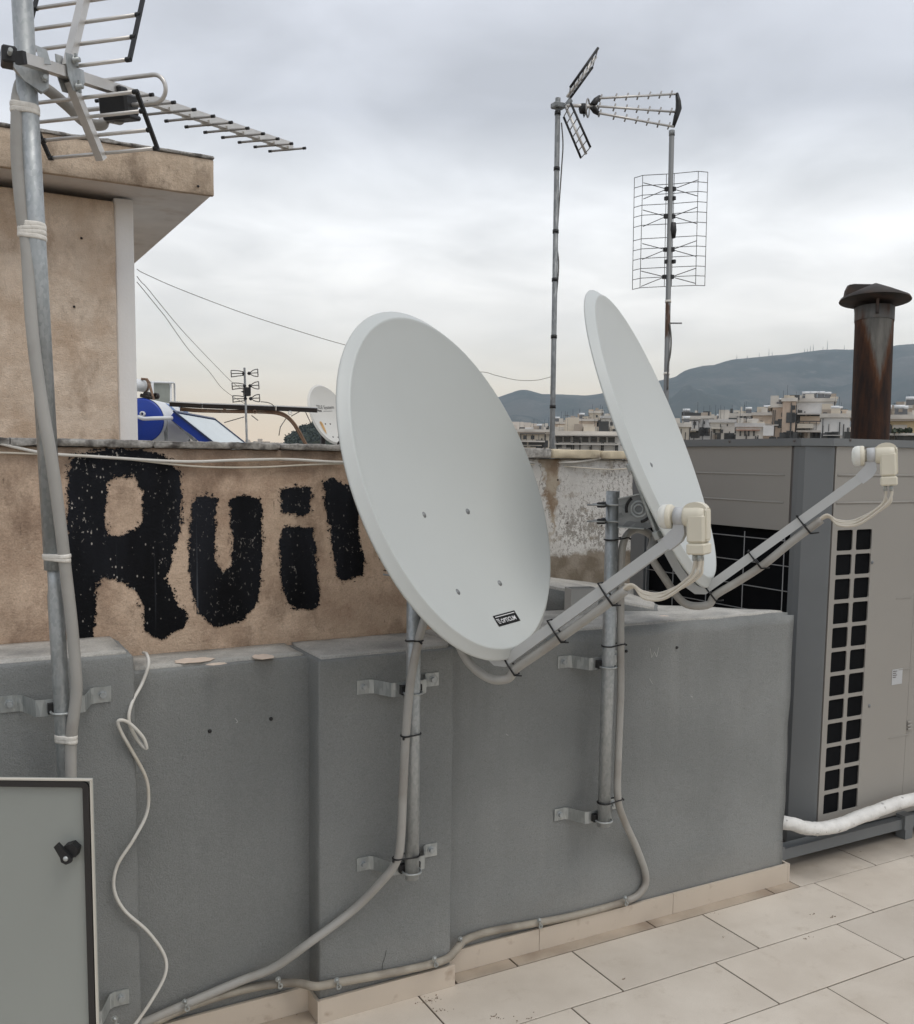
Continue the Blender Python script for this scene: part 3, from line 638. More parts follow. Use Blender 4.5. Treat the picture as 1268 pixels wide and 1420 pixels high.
# yagi
B0 = onY(62, 91, 2.508)
az = math.radians(45.7); el = math.radians(8.7)
bd = Vector((math.sin(az)*math.cos(el), math.cos(az)*math.cos(el), math.sin(el))); ed = Vector((math.cos(az), -math.sin(az), 0)); upd = ed.cross(bd).normalized()
if upd.z < 0: upd = -upd
ya = thing('yagi_antenna', 'aluminium yagi tv antenna with angled reflector on the left mast', 'tv antenna', B0)
def boom_s(px, py):
    """distance along the boom of the point seen nearest a pixel"""
    n_ = ray(px, py).cross(upd); return (EYE-B0).dot(n_)/bd.dot(n_)
s_tip = boom_s(403, 204); s_back = boom_s(31, 78)
obj('boom', MB().bar(B0+bd*s_back, B0+bd*s_tip, .022, .024, upd), 'alu', ya)
obj('boom_cap', MB().bar(B0+bd*(s_back-.012), B0+bd*(s_back-.0005), .023, .026, upd), 'black', ya)
sA = boom_s(171, 123); sB = boom_s(398, 202)
for i in range(10):
    s_ = sA+(sB-sA)*i/9; L_ = .086-.0018*i; c = B0+bd*s_-upd*.0145
    d_ = obj('director', MB().tube([c-ed*L_, c+ed*L_], .0038, 8), 'alu_dark', ya)
    [obj('tip_cap', MB().tube([c+ed*(L_+.001)*g_, c+ed*(L_-.010)*g_], .0048, 8), 'black', d_) for g_ in (-1, 1)]
    obj('saddle', MB().bar(c-bd*.018+upd*.004, c+bd*.018+upd*.004, .030, .010, upd), 'alu', d_)
hub_s = boom_s(92, 97)
HB = B0+bd*hub_s
def onboomplane(px, py): return onP(px, py, B0, ed)
def reflector(end_px, half, n_el, first, straps_name):
    E = onboomplane(*end_px); v = (E-HB); Lb = v.length; v.normalize(); nn = ed.cross(v).normalized()
    st = HB+v*.018
    rf = obj('reflector_bar', MB().bar(st, E, .021, .019, nn), 'alu', ya)
    ends = []
    for i in range(n_el):
        f_ = first+(1-.05-first)*i/(n_el-1); c = HB+v*(Lb*f_)+nn*(-.0135 if nn.dot(EYE-HB) < 0 else .0135)*-1
        obj('reflector_rod', MB().tube([c-ed*half, c+ed*half], .0046, 8), 'alu', rf); ends.append(c)
    for sgn in (-1, 1):
        st_ = MB()
        for a, b in zip(ends[:-1], ends[1:]): st_.bar(a+ed*half*sgn, b+ed*half*sgn, .010, .006, nn)
        for a in ends: st_.tube([a+ed*(half-.01)*sgn, a+ed*(half+.003)*sgn], .0060, 8)
        obj('end_strap', st_, 'black', rf)
    return rf
reflector((141, 221), .158, 4, .30, 's')
reflector((126, -42), .158, 5, .10, 's')
# hinge plates
q = MB()
for sgn in (-1, 1):
    v0 = HB+ed*.0135*sgn
    q.prism([v0-bd*.014+upd*.040, v0+bd*.010+upd*.040, v0+bd*.014+upd*.015, v0+bd*.044+upd*.013, v0+bd*.044-upd*.013, v0+bd*.018-upd*.040, v0-bd*.004-upd*.040, v0-bd*.016-upd*.01], ed*.0025*sgn)
hp = obj('hinge_plate', q, 'galv', ya)
for dv in (.028, -.030):
    obj('wing_nut', MB().lathe([(.0001, .016), (.006, .016), (.006, .004), (.009, .004), (.009, 0)], HB+upd*dv+bd*.01+ed*.0165, ed, 8).bar(HB+upd*dv+bd*.01+ed*.024-upd*.014, HB+upd*dv+bd*.01+ed*.024+upd*.014, .005, .006, ed), 'zinc', hp)
# mast clamp
cl = mast_at(onY(45, 85, 2.55).z); fwd = Vector((cl.x-0, cl.y, 0)).normalized()
q = MB()
for (dz, w_) in ((.0, .062),):
    q.prism([cl+Vector((-.028, -.030, -.012)), cl+Vector((.034, -.030, -.012)), cl+Vector((.046, -.030, -.028)), cl+Vector((.045, -.030, -.062)), cl+Vector((.03, -.030, -.074)), cl+Vector((-.006, -.030, -.056)), cl+Vector((-.028, -.030, -.03))], (0, .018, 0))
    q.prism([cl+Vector((.016, -.060, .016)), cl+Vector((.040, -.060, .010)), cl+Vector((.048, -.060, -.020)), cl+Vector((.024, -.060, -.022))], (0, .004, 0))
mc = obj('mast_clamp', q, 'galv', ya)
obj('clamp_bolt', MB().tube([cl+Vector((-.036, -.06, -.004)), cl+Vector((-.036, .05, -.004))], .005, 8), 'zinc', mc)
obj('clamp_bolt', MB().tube([cl+Vector((.036, -.050, -.045)), cl+Vector((.036, .05, -.045))], .005, 8).lathe([(.0001, .008), (.008, .008), (.008, 0), (.0001, 0)], cl+Vector((.036, -.032, -.045)), (0, -1, 0), 6, False), 'zinc', mc)
obj('clamp_block', MB().cbox((cl.x-.052, cl.y-.032, cl.z-.022), (cl.x-.020, cl.y+.02, cl.z+.016), .004), 'black', mc)
# folded dipole with balun box
DB = onboomplane(163, 133); sdp = (DB-B0).dot(bd); DC = B0+bd*sdp
lp = []; hw_, hh_ = .142, .032; c0 = DC-upd*.008
for k in range(13): a = -PI/2+PI*k/12; lp.append(c0+ed*(hw_-hh_+math.cos(a)*hh_)+upd*math.sin(a)*hh_)
for k in range(13): a = PI/2+PI*k/12; lp.append(c0-ed*(hw_-hh_-math.cos(a)*hh_)+upd*math.sin(a)*hh_)
obj('folded_dipole', MB().tube(lp, .0055, 8, closed=True), 'alu', ya)
bx = MB(); cb = DC-upd*.040
mb_ = Matrix((ed, bd, upd)).transposed().to_4x4(); mb_.translation = cb
bx.cbox((-.042, -.028, -.026), (.042, .028, .026), .006, mb_); bx.cbox((-.030, -.032, -.036), (.050, .022, -.024), .004, mb_); bx.cbox((-.018, -.018, .02), (.022, .018, .046), .004, mb_)
obj('balun_box', bx, 'black', ya)
# grey flexible conduit from the antenna down the mast
P = [cb-upd*.03-ed*.002, at(147, 163, 2.62), at(141, 173, 2.56), at(118, 169, 2.53), at(95, 148, 2.49), at(70, 127, 2.44), at(47, 113, 2.42)]
Yc = 2.545
P += [onY(31, 114, 2.595), onY(25, 132, 2.56), onY(24, 155, Yc), onY(24, 220, Yc), onY(31, 300, Yc), onY(37, 340, Yc), onY(45, 460, 2.52), onY(58, 560, 2.505), onY(72, 640, 2.50), onY(84, 730, 2.505), onY(92, 800, 2.51), onY(100, 870, 2.515), onY(105, 930, 2.515), onY(106, 962, 2.518), onY(100, 1010, 2.525), onY(98, 1040, 2.53), onY(99, 1120, 2.53), onY(104, 1300, 2.54), onY(108, 1400, 2.55)]
cm_ = thing('cable_conduit', 'grey flexible conduit taped down the left antenna mast', 'conduit', (P[-1].x, P[-1].y, .02), group='grey cable conduits')
obj('conduit_tube', MB().tube(spline(P, 7), .0142, 14), 'conduit', cm_)
def tape_wrap(c1, c2, r1, r2, h, z, n_=3):
    """irregular tape band round two round bodies"""
    q = MB()
    pts = []
    for k in range(12): a = k*2*PI/12; pts.append((c1[0]+math.cos(a)*r1, c1[1]+math.sin(a)*r1)); pts.append((c2[0]+math.cos(a)*r2, c2[1]+math.sin(a)*r2))
    pts = sorted(set(pts))
    def cr(o, a, b): return (a[0]-o[0])*(b[1]-o[1])-(a[1]-o[1])*(b[0]-o[0])
    lo_, up_ = [], []
    for p in pts:
        while len(lo_) >= 2 and cr(lo_[-2], lo_[-1], p) <= 0: lo_.pop()
        lo_.append(p)
    for p in reversed(pts):
        while len(up_) >= 2 and cr(up_[-2], up_[-1], p) <= 0: up_.pop()
        up_.append(p)
    hull = lo_[:-1]+up_[:-1]; k = len(hull); cxm = sum(p[0] for p in hull)/k; cym = sum(p[1] for p in hull)/k
    for l in range(n_):
        za = z-h/2+l*h/n_*.9; tl = random.uniform(-.10, .10); ex = 1.02+.03*random.random(); vs = []
        for (dz, e_) in ((0, ex), (.25, ex+.035), (.75, ex+.03), (1, ex)):
            for p in hull: vs.append((cxm+(p[0]-cxm)*e_, cym+(p[1]-cym)*e_, za+dz*h/n_*1.15+tl*(p[0]-cxm)+noise.noise(Vector((p[0]*40, l*3, dz)))*.0015))
        fs = [(r_*k+i, r_*k+(i+1) % k, (r_+1)*k+(i+1) % k, (r_+1)*k+i) for r_ in range(3) for i in range(k)]
        fs += [tuple(range(k-1, -1, -1)), tuple(range(3*k, 4*k))]
        q.add(vs, fs, True)
    return q
SP = spline(P, 7)
def cond_at(z):
    best = min(SP[60:], key=lambda p: abs(p.z-z)); return best
for (py, px, h_, n_) in ((152, 36, .022, 2), (320, 46, .040, 4), (772, 80, .018, 2), (1023, 92, .020, 2)):
    z = onY(px, py, 2.55).z; a = mast_at(z); b = min(SP[49:], key=lambda p: abs(p.z-z))
    obj('tape_wrap', tape_wrap((a.x, a.y), (b.x, b.y), .0235 if py < 790 else .0197, .0145, h_, z, n_), 'tape', cm_)

# ================================================================== satellite dishes
AA, BB, DEP = .46, .4968, .088
def surf(x, y): return -DEP*(1-(x/AA)**2-(y/BB)**2)
def dish_frame(azr, tilt):
    n = Vector((math.cos(azr)*math.cos(tilt), math.sin(azr)*math.cos(tilt), math.sin(tilt))); w = Vector((-math.sin(azr), math.cos(azr), 0)); v = n.cross(w)
    if v.z < 0: v = -v
    if w.cross(v).dot(n) < 0: w = -w
    return w, v, n
def dish_matrix(c, azr, tilt):
    w, v, n = dish_frame(azr, tilt); mm = Matrix((w, v, n)).transposed().to_4x4(); mm.translation = c; return mm
TILT = .375
def hl(hn, hw, hz_): return Vector((hw, hz_*math.cos(TILT)-hn*math.sin(TILT), hz_*math.sin(TILT)+hn*math.cos(TILT)))
POLE_HN, POLE_HW = -.142, -.028
def reflector_mesh(n=96):
    q = MB(); rings = []
    for k in range(1, 15):
        r_ = k/14*.985; rings.append((r_, None, 0))
    prof = [(.994, -.0005), (1.0, -.0015), (1.004, -.004), (1.045, -.0185), (1.051, -.021), (1.053, -.0235), (1.050, -.0265), (1.043, -.0250), (1.0, -.0075)]
    vs = [(0, 0, -DEP)]; fs = []; R_ = []
    for r_, _, _ in rings: R_.append((r_, -DEP*(1-r_*r_)))
    R_ += prof
    for k in range(13, 0, -1): r_ = k/14*.985; R_.append((r_, -DEP*(1-r_*r_)-.003))
    for r_, z in R_:
        for j in range(n): a = 2*PI*j/n; vs.append((AA*r_*math.cos(a), BB*r_*math.sin(a), z))
    for j in range(n): fs.append((0, 1+j, 1+(j+1) % n))
    for i in range(len(R_)-1):
        for j in range(n): a = 1+i*n+j; b = 1+i*n+(j+1) % n; fs.append((a, a+n, b+n, b))
    vs.append((0, 0, -DEP-.003)); e_ = 1+(len(R_)-1)*n
    for j in range(n): fs.append((len(vs)-1, e_+(j+1) % n, e_+j))
    return q.add(vs, fs, True)
def conform_patch(cx, cy, w, h, ang, off, nx=6, ny=3):
    vs = []; fs = []; ca, sa = math.cos(ang), math.sin(ang)
    for j in range(ny+1):
        for i in range(nx+1):
            a = (i/nx-.5)*w; b = (j/ny-.5)*h; x = cx+a*ca-b*sa; y = cy+a*sa+b*ca; vs.append((x, y, surf(x, y)+off))
    for j in range(ny):
        for i in range(nx): a = j*(nx+1)+i; fs.append((a, a+1, a+nx+2, a+nx+1))
    return MB().add(vs, fs)
def conform_text(body, x, y, w, ang=0., bold=0., off=.002, shear=0., space=1.0):
    vs, fs = text_mesh(body, .1, bold, shear, 'LEFT', space); x0 = min(v.x for v in vs); x1 = max(v.x for v in vs); k = w/(x1-x0); ca, sa = math.cos(ang), math.sin(ang); o = []
    for v in vs: a = (v.x-x0)*k; b = v.y*k; X = x+a*ca-b*sa; Y = y+a*sa+b*ca; o.append((X, Y, surf(X, Y)+off))
    return MB().add(o, fs)
def sweep_rect(path, w, h):
    """rectangular tube along a path in the local y-z plane, width along local x"""
    P_ = [Vector(p) for p in path]; vs = []
    for i, p in enumerate(P_):
        d = (P_[min(i+1, len(P_)-1)]-P_[max(i-1, 0)]).normalized(); nn = Vector((1, 0, 0)).cross(d).normalized()
        for sx_, sy_ in ((-1, -1), (1, -1), (1, 1), (-1, 1)): vs.append(p+Vector((sx_*w/2, 0, 0))+nn*sy_*h/2)
    k = len(P_); fs = [(i*4+j, i*4+(j+1) % 4, i*4+4+(j+1) % 4, i*4+4+j) for i in range(k-1) for j in range(4)]+[(3, 2, 1, 0), (k*4-4, k*4-3, k*4-2, k*4-1)]
    return MB().add(vs, fs)
armA = Vector((0, -.528, -.043)); armB = Vector((0, -.352, .5375)); armd = (armB-armA).normalized(); armn = Vector((1, 0, 0)).cross(armd).normalized()
if armn.y > 0: armn = -armn       # points below the arm
def build_dish(loc_m, label, group, sticker):
    d = thing('satellite_dish', label, 'satellite dish', mtx=loc_m, group=group)
    rf = obj('reflector', reflector_mesh(), 'dish', d, True)
    for bx_ in (-.117, .117):
        for by_ in (-.072, -.306):
            z = surf(bx_, by_); nn = Vector((2*DEP*bx_/AA**2, 2*DEP*by_/BB**2, -1)).normalized()*-1
            obj('bolt', MB().lathe([(.0095, -.001), (.009, .001), (.006, .002), (.0055, .003), (.003, .004), (.0001, .0043)], (bx_, by_, z), nn, 14), 'galv_dark', rf, True)
    if sticker:
        st = obj('maker_sticker', conform_patch(.052, -.412, .118, .034, .0, .0012), 'sticker', d, True)
        obj('lettering', conform_text('OPTICUM', .018, -.4215, .078, 0, .002, .0024).add(*[(lambda q: (q.v, q.f))(conform_patch(.052, -.4005, .105, .0022, 0, .0022))][0]), 'print', st, True)
        q = MB()
        for k in range(4): p_ = conform_patch(.0045+.003*k/3, -.408-.0042*k, .017-.002*k, .0018, 0, .0022, 2, 1); q.add(p_.v, p_.f)
        obj('emblem', q, 'print', st, True)
    # feed arm
    path = [(0, -.20, -.118), (0, -.33, -.112), (0, -.43, -.098), (0, -.49, -.083), (0, -.519, -.064)]+[armA, armA+armd*.2, armB]
    obj('feed_arm', sweep_rect(path, .022, .028), 'arm', d, True)
    # mounting bracket to pole
    q = MB()
    rim = [(-.135, -.05), (.135, -.05), (.135, -.33), (-.135, -.33)]
    for (x0, y0, x1, y1) in ((-.13, -.086, .13, -.058), (-.13, -.32, .13, -.292)): q.cbox((x0, y0, surf(.06, -.07)-.026), (x1, y1, surf(.06, -.07)-.006), .003)
    q.cbox((-.09, -.31, -.112), (-.05, -.06, -.100), .003); q.cbox((.03, -.31, -.112), (.07, -.06, -.100), .003)
    bk = obj('mount_plate', q, 'zinc', d, True)
    for hw_ in (POLE_HW-.036, POLE_HW+.036):
        o_ = [(-.118, -.300), (-.118, -.207), (-.07, -.196), (-.035, -.188), (-.012, -.205), (.006, -.255), (.004, -.292), (-.03, -.305)]
        pr_ = MB().prism([hl(a, hw_-.0015, b) for a, b in o_], Vector((.003, 0, 0)))
        sp_ = obj('side_plate', pr_, 'galv_dark', d, True)
        sg = -1 if hw_ < POLE_HW else 1
        bs = MB()
        for (rr, hh2) in ((.026, .004), (.015, .007)):
            bs.lathe([(rr+.003, .0015), (rr+.002, hh2), (rr-.003, hh2), (rr-.004, .0015)], hl(-.050, hw_, -.240), (sg, 0, 0), 24)
        obj('pivot_boss', bs, 'galv', sp_, True)
        sl = MB(); arc = [hl(-.050+.042*math.cos(a), hw_+sg*.0022, -.240+.042*math.sin(a)) for a in [math.radians(v_) for v_ in range(125, 200, 12)]]
        obj('slot', MB().tube(arc, .005, 6), 'black', sp_, True)
        arc = [hl(-.050+.042*math.cos(a), hw_+sg*.0022, -.240+.042*math.sin(a)) for a in [math.radians(v_) for v_ in range(-80, -20, 12)]]
        obj('slot', MB().tube(arc, .005, 6), 'black', sp_, True)
        ed_ = MB(); 
        for (a0, b0, a1, b1) in ((-.118, -.300, -.03, -.304), (-.118, -.207, -.04, -.189)): obj('plate_flange', MB().bar(hl(a0, hw_+sg*.006, b0), hl(a1, hw_+sg*.006, b1), .012, .004, hl(0, 0, 1)), 'zinc', sp_, True)
    for zz in (-.228, -.283):
        rr = .0275; ub = [hl(POLE_HN+.05, POLE_HW-rr, zz)]
        ub += [hl(POLE_HN-math.sin(a)*rr, POLE_HW-math.cos(a)*rr, zz) for a in [k*PI/12 for k in range(13)]]+[hl(POLE_HN+.05, POLE_HW+rr, zz)]
        u_ = obj('pole_clamp', MB().tube(ub, .0035, 8), 'zinc', d, True)
        for s_ in (-1, 1): obj('threaded_rod', MB().tube([hl(POLE_HN-.02, POLE_HW+s_*(rr+.009), zz), hl(POLE_HN-.082, POLE_HW+s_*(rr+.009), zz)], .003, 6), 'galv', u_, True)
        for s_ in (-1, 1):
            ctr = hl(POLE_HN-.036, POLE_HW+s_*.026, zz); mm = Matrix.Translation(ctr)@Matrix.Rotation(TILT, 4, 'X'); obj('clamp_jaw', MB().cbox((-.012, -.009, -.014), (.012, .009, .014), .003, mm), 'black', u_, True)
    # LNB
    lax = Vector((0, .316, -.949)).normalized()          # boresight, towards the reflector
    LC = Vector((0, -.3095, .592)); ldn = Vector((0, -.93, -.37)).normalized(); ldn = (ldn-lax*ldn.dot(lax)).normalized()
    f0 = LC+lax*.062
    obj('lnb_holder', MB().lathe([(.0215, -.012), (.0235, -.012), (.0235, .012), (.0215, .012)], LC+lax*.020, lax, 24).prism([LC+lax*a_+ldn*b_+Vector((-.012, 0, 0)) for a_, b_ in ((.033, .016), (.007, .016), (.005, .044), (.014, .062), (.030, .075), (.044, .085), (.064, .057), (.048, .040), (.036, .030))], Vector((.024, 0, 0))), 'clamp', d, True)
    ln = obj('lnb', MB().lathe([(.0001, -.048), (.020, -.048), (.025, -.043), (.0265, -.03), (.0265, .002), (.024, .008), (.0185, .008), (.0185, .038), (.028, .038), (.031, .042), (.031, .050)], LC, lax, 28), 'cream', d, True)
    obj('feed_cap', MB().lathe([(.031, .0505), (.0315, .056), (.030, .065), (.024, .0715), (.012, .0745), (.0001, .075)], LC, lax, 28), 'capwhite', ln, True)
    mm = Matrix((Vector((1, 0, 0)), -ldn, lax)).transposed().to_4x4()
    if mm.determinant() < 0: mm = Matrix((Vector((-1, 0, 0)), -ldn, lax)).transposed().to_4x4()
    mm.translation = LC
    pod = MB().cbox((-.027, -.066, -.050), (.027, .006, -.004), .006, mm); pod.cbox((-.028, -.094, -.052), (.028, -.0662, -.004), .004, mm)
    pod.cbox((-.018, -.060, -.054), (.018, .02, -.048), .005, mm)
    hd = []
    for k in range(9): a = PI*k/8; hd.append(mm @ Vector((0, .016+.020*math.sin(a), -.022+math.cos(a)*.030)))
    pod.prism([p+Vector((-.014, 0, 0)) for p in hd], Vector((.028, 0, 0)))
    obj('lnb_housing', pod, 'cream', ln, True)
    # four coax leads looping from the LNB down to the conduit end
    s_end = .425; ce = armA+armd*s_end+armn*.034
    for k in range(4):
        ox = (-.016, -.006, .006, .016)[k]; top = mm @ Vector((ox, -.094, -.018-(k % 2)*.016))
        mid = [top+ldn*.03, top+ldn*.058+lax*.006+Vector((0, 0, -.006*k)), ce*.42+top*.58+ldn*(.058+.004*k)-Vector((0, 0, .01)), ce*.75+top*.25+ldn*(.028+.005*k), ce+armd*.02+armn*(.003*k-.004)+Vector((ox*.4, 0, 0)), ce-armd*.03+Vector((ox*.4, 0, 0))]
        cx_ = obj('coaxial_lead', MB().tube(spline([top+ldn*-.004]+mid, 7), .0040, 8), 'coax', d, True)
        obj('connector', MB().tube([top-ldn*.002, top+ldn*.016], .0052, 8), 'zinc', cx_, True)
    # cable ties round the arm
    for s_ in (.012, .19, .375):
        c = armA+armd*s_+armn*.0155; lpz = [c+Vector((sx_*.0135, 0, 0))+armn*sy_ for sx_, sy_ in ((-1, -.036), (1, -.036), (1.15, .0), (1, .034), (-1, .034), (-1.15, 0))]
        tq = MB().tube(lpz, .0028, 6, closed=True); tq.tube([c+armn*.034+Vector((-.010, 0, 0)), c+armn*.046+Vector((-.020, 0, 0))+armd*.022], .0024, 6)
        obj('cable_tie', tq, 'black', d, True)
    return d
AZ1, AZ2 = -1.0557, -.8961
C1 = at(640.41, 665.65, 2.7745); C2 = at(914.4, 603.73, 3.2077)
TILT = .375
M1 = dish_matrix(C1, AZ1, .3675); M2 = dish_matrix(C2, AZ2, .3953)
dish1 = build_dish(M1, 'large white satellite dish with a small black sticker, in the centre', 'white satellite dishes on short poles', True)
dish2 = copy_tree(dish1, M2); dish2['label'] = 'white satellite dish seen nearly edge-on, in front of the air conditioning unit'
for ch in list(dish2.children):       # the right dish shows no sticker
    if ch.name.startswith('maker_sticker'):
        for g_ in list(ch.children): bpy.data.objects.remove(g_)
        bpy.data.objects.remove(ch)
# poles
def pole_xy(c, azr):
    nh = Vector((math.cos(azr), math.sin(azr), 0)); w, _, _ = dish_frame(azr, .37); return c+nh*POLE_HN+w*POLE_HW
for (c, azr, label, top, zb, Yw, zs_, hw, offx, r_) in ((C1, AZ1, 'short galvanised pole holding the central dish on the pilaster', None, onY(569, 1219, 2.543).z, 2.648, (1.018, .468), .112, -.01, .0215),
                                           (C2, AZ2, 'short galvanised pole holding the edge-on right dish', onY(850, 681, 2.609).z, onY(845, 1144, 2.609).z, 2.713, (1.012, .472), .112, -.005, .0225)):
    p = pole_xy(c, azr); zt = top or c.z-.19
    po = thing('dish_pole', label, 'pole', (p.x, p.y, zb), group='galvanised dish poles')
    obj('pole_tube', MB().lathe([(r_-.004, 0), (r_, .0), (r_, zt-zb), (r_-.003, zt-zb), (r_-.003, zt-zb-.05)], (p.x, p.y, zb), (0, 0, 1), 28).lathe([(.0001, .003), (r_-.003, .003)], (p.x, p.y, zb), (0, 0, 1), 28), 'galv', po)
    for z in zs_: wall_bracket(po, (p.x, p.y), Yw, z, hw, r_)
POLE1 = pole_xy(C1, AZ1); POLE2 = pole_xy(C2, AZ2)
def dloc(mm, s_, off, x=0): return mm @ (armA+armd*s_+armn*off+Vector((x, 0, 0)))
# conduits of the dishes
yf1 = POLE1.y-.030
P = [dloc(M1, .425, .034), dloc(M1, .32, .036), dloc(M1, .2, .036), dloc(M1, .1, .035), dloc(M1, .02, .034), M1 @ Vector((0, -.575, -.05)), M1 @ Vector((-.012, -.560, -.10)), M1 @ Vector((-.02, -.50, -.145)), M1 @ Vector((-.03, -.40, -.165)),
     onY(598, 838, yf1+.02), onY(588, 862, yf1-.003), onY(577, 905, yf1), onY(569, 950, yf1), onY(563, 1020, yf1), onY(559, 1100, yf1), onY(556, 1165, yf1+.005), onY(550, 1195, yf1+.02), onY(530, 1222, yf1+.05), onY(490, 1262, 2.62), onY(430, 1307, 2.63), onY(380, 1342, 2.68), onY(330, 1362, 2.705), onY(260, 1392, 2.708), onY(210, 1414, 2.70), onY(150, 1440, 2.63), onY(60, 1480, 2.62)]
c1 = thing('cable_conduit', 'grey conduit from the central dish curving down across the pilaster to the floor', 'conduit', (P[20].x, P[20].y, .02), group='grey cable conduits')
obj('conduit_tube', MB().tube(spline(P, 7), .0128, 14), 'conduit', c1)
yf2 = POLE2.y-.012
P2 = [dloc(M2, .425, .034), dloc(M2, .32, .036), dloc(M2, .2, .044), dloc(M2, .1, .040), dloc(M2, .02, .034), M2 @ Vector((0, -.577, -.05)), M2 @ Vector((0, -.545, -.12)), M2 @ Vector((0, -.44, -.152)), M2 @ Vector((-.004, -.36, -.165)), onY(905, 745, yf2-.01), onY(884, 734, yf2), onY(868, 745, yf2), onY(862, 775, yf2), onY(861, 850, yf2), onY(861, 905, yf2), onY(861, 960, yf2), onY(858, 1040, yf2), onY(857, 1105, yf2), onY(866, 1138, yf2+.05), onY(884, 1178, 2.69), onY(896, 1215, 2.695), onY(890, 1236, 2.695), onY(868, 1250, 2.698), onY(800, 1269, 2.698), onY(740, 1281, 2.698), onY(680, 1292, 2.698), onY(645, 1304, 2.69), onY(632, 1318, 2.655), onY(615, 1332, 2.632), onY(560, 1346, 2.632), onY(468, 1363, 2.632), onY(438, 1368, 2.632), onY(416, 1364, 2.67), onY(390, 1364, 2.705), onY(340, 1372, 2.712), onY(270, 1393, 2.712), onY(210, 1420, 2.70), onY(150, 1450, 2.63)]
c2 = thing('cable_conduit', 'dusty conduit from the right dish clipped along the top of the skirting tiles', 'conduit', (P2[23].x, P2[23].y, .07), group='grey cable conduits')
sp2 = spline(P2, 7); k_ = 22*7
obj('conduit_tube', MB().tube(sp2[:k_+1], .0128, 14), 'conduit', c2)
obj('dusty_run', MB().tube(sp2[k_:], .0126, 14), 'conduit_dirty', c2)
def clip(parent, px, py, Y, tw=.3):
    c = onY(px, py, Y); q = MB()
    for dz in (.012, -.012): q.lathe([(.0035, 0), (.0085, 0), (.0085, .0025), (.0035, .0025)], c+Vector((tw*-dz, -.008, dz)), (0, -1, 0), 10, False)
    q.box((c.x-.003, c.y-.0105, c.z-.007), (c.x+.003, c.y-.008, c.z+.007))
    o = obj('conduit_clip', q, 'zinc', parent)
    obj('clip_screw', MB().lathe([(.0001, .006), (.005, .005), (.006, .002), (.006, 0)], c+Vector((tw*-.012, -.010, .012)), (0, -1, 0), 8), 'zinc', o); return o
for (px, py, Y) in ((866, 1248, 2.688), (747, 1279, 2.688), (638, 1305, 2.68), (602, 1332, 2.622), (467, 1362, 2.622), (386, 1361, 2.70)): clip(c2, px, py, Y)
for (px, py, Y) in ((257, 1392, 2.695), (160, 1416, 2.62)): clip(c1, px, py, Y)
# black ties holding conduits to the poles
def pole_tie(parent, pxy, cxy, z, rp, rc, tail=1):
    a = Vector((pxy[0], pxy[1], z)); b = Vector((cxy[0], cxy[1], z)); d = (b-a); d.z = 0; L_ = d.length; d.normalize(); pn = Vector((-d.y, d.x, 0)); lp_ = []
    for k in range(9): an = PI/2+PI*k/8; lp_.append(a+d*math.cos(an)*(rp+.002)+pn*math.sin(an)*(rp+.002))
    for k in range(9): an = -PI/2+PI*k/8; lp_.append(b+d*math.cos(an)*(rc+.002)+pn*math.sin(an)*(rc+.002)+Vector((0, 0, .006)))
    q = MB().tube(lp_, .0026, 6, closed=True); e_ = b+d*(rc+.002); q.tube([e_+Vector((0, 0, .004)), e_+d*.005+Vector((0, -.005, .001))], .0036, 6)
    obj('cable_tie', q, 'black', parent)
S1 = spline(P, 7); 
def near(sp_, z, lo=0): return min(sp_[lo:], key=lambda p: abs(p.z-z))
for py in (891, 1021, 1191):
    z = onY(572, py, 2.52).z; b = near(S1[63:125], z); pole_tie(c1, (POLE1.x, POLE1.y), (b.x, b.y), z, .0215, .0128)
for py in (749, 897, 1114):
    z = onY(850, py, 2.59).z; b = near(sp2[70:126], z); pole_tie(c2, (POLE2.x, POLE2.y), (b.x, b.y), z, .0225, .0128)

# loose white cable dangling over the ledge
P = [onY(199, 905, 2.80), onY(204, 908, 2.73), onY(206, 922, 2.70), onY(197, 948, 2.695), onY(183, 975, 2.66), onY(179, 1000, 2.645), onY(190, 1025, 2.645), onY(203, 1038, 2.64), onY(198, 1022, 2.632), onY(178, 1002, 2.63), onY(164, 1000, 2.632), onY(168, 1015, 2.64), onY(185, 1045, 2.65), onY(201, 1075, 2.65), onY(206, 1100, 2.65), onY(203, 1130, 2.65), onY(185, 1165, 2.645), onY(163, 1200, 2.64), onY(158, 1232, 2.64), onY(172, 1262, 2.645), onY(205, 1292, 2.65), onY(228, 1325, 2.655), onY(229, 1352, 2.65), onY(212, 1385, 2.645), onY(188, 1420, 2.64), onY(165, 1445, 2.63)]
solo('loose_cable', MB().tube(spline(P, 8), .0047, 8), 'coax_white', 'loose curly white cable dangling from the ledge beside the cabinet door', 'cable')
# a second dusty conduit bundle at the left foot is carried by c1

# ================================================================== electrical cabinet with open door
T = at(127.5, 1080.5, 2.0); rh = Vector((R.x, R.y, 0)).normalized(); fh = Vector((F.x, F.y, 0)).normalized()
ec = thing('electrical_cabinet', 'grey electrical cabinet, its open door showing the inside with gasket and black latch', 'cabinet', (T.x, T.y, 0))
dm = Matrix((rh, fh, Vector((0, 0, 1)))).transposed().to_4x4(); dm.translation = T       # x right, y away, z up; origin door's top right corner
DW, DH = .52, .86
q = MB(); q.box((-DW, .004, -DH), (-.0004, .0085, -.0004), dm)
q2 = MB()
for lo_, hi_ in (((-DW, -.0045, -.003), (0, .0035, 0)), ((-.003, -.0045, -DH), (0, .0035, -.0032)), ((-DW, -.0045, -DH), (-DW+.003, .0035, -.0032)), ((-DW+.0032, -.0045, -DH), (-.0032, .0035, -DH+.003))): q2.box(lo_, hi_, dm)
door = obj('door', q, 'cab', ec); obj('door_flange', q2, 'cab_edge', door)
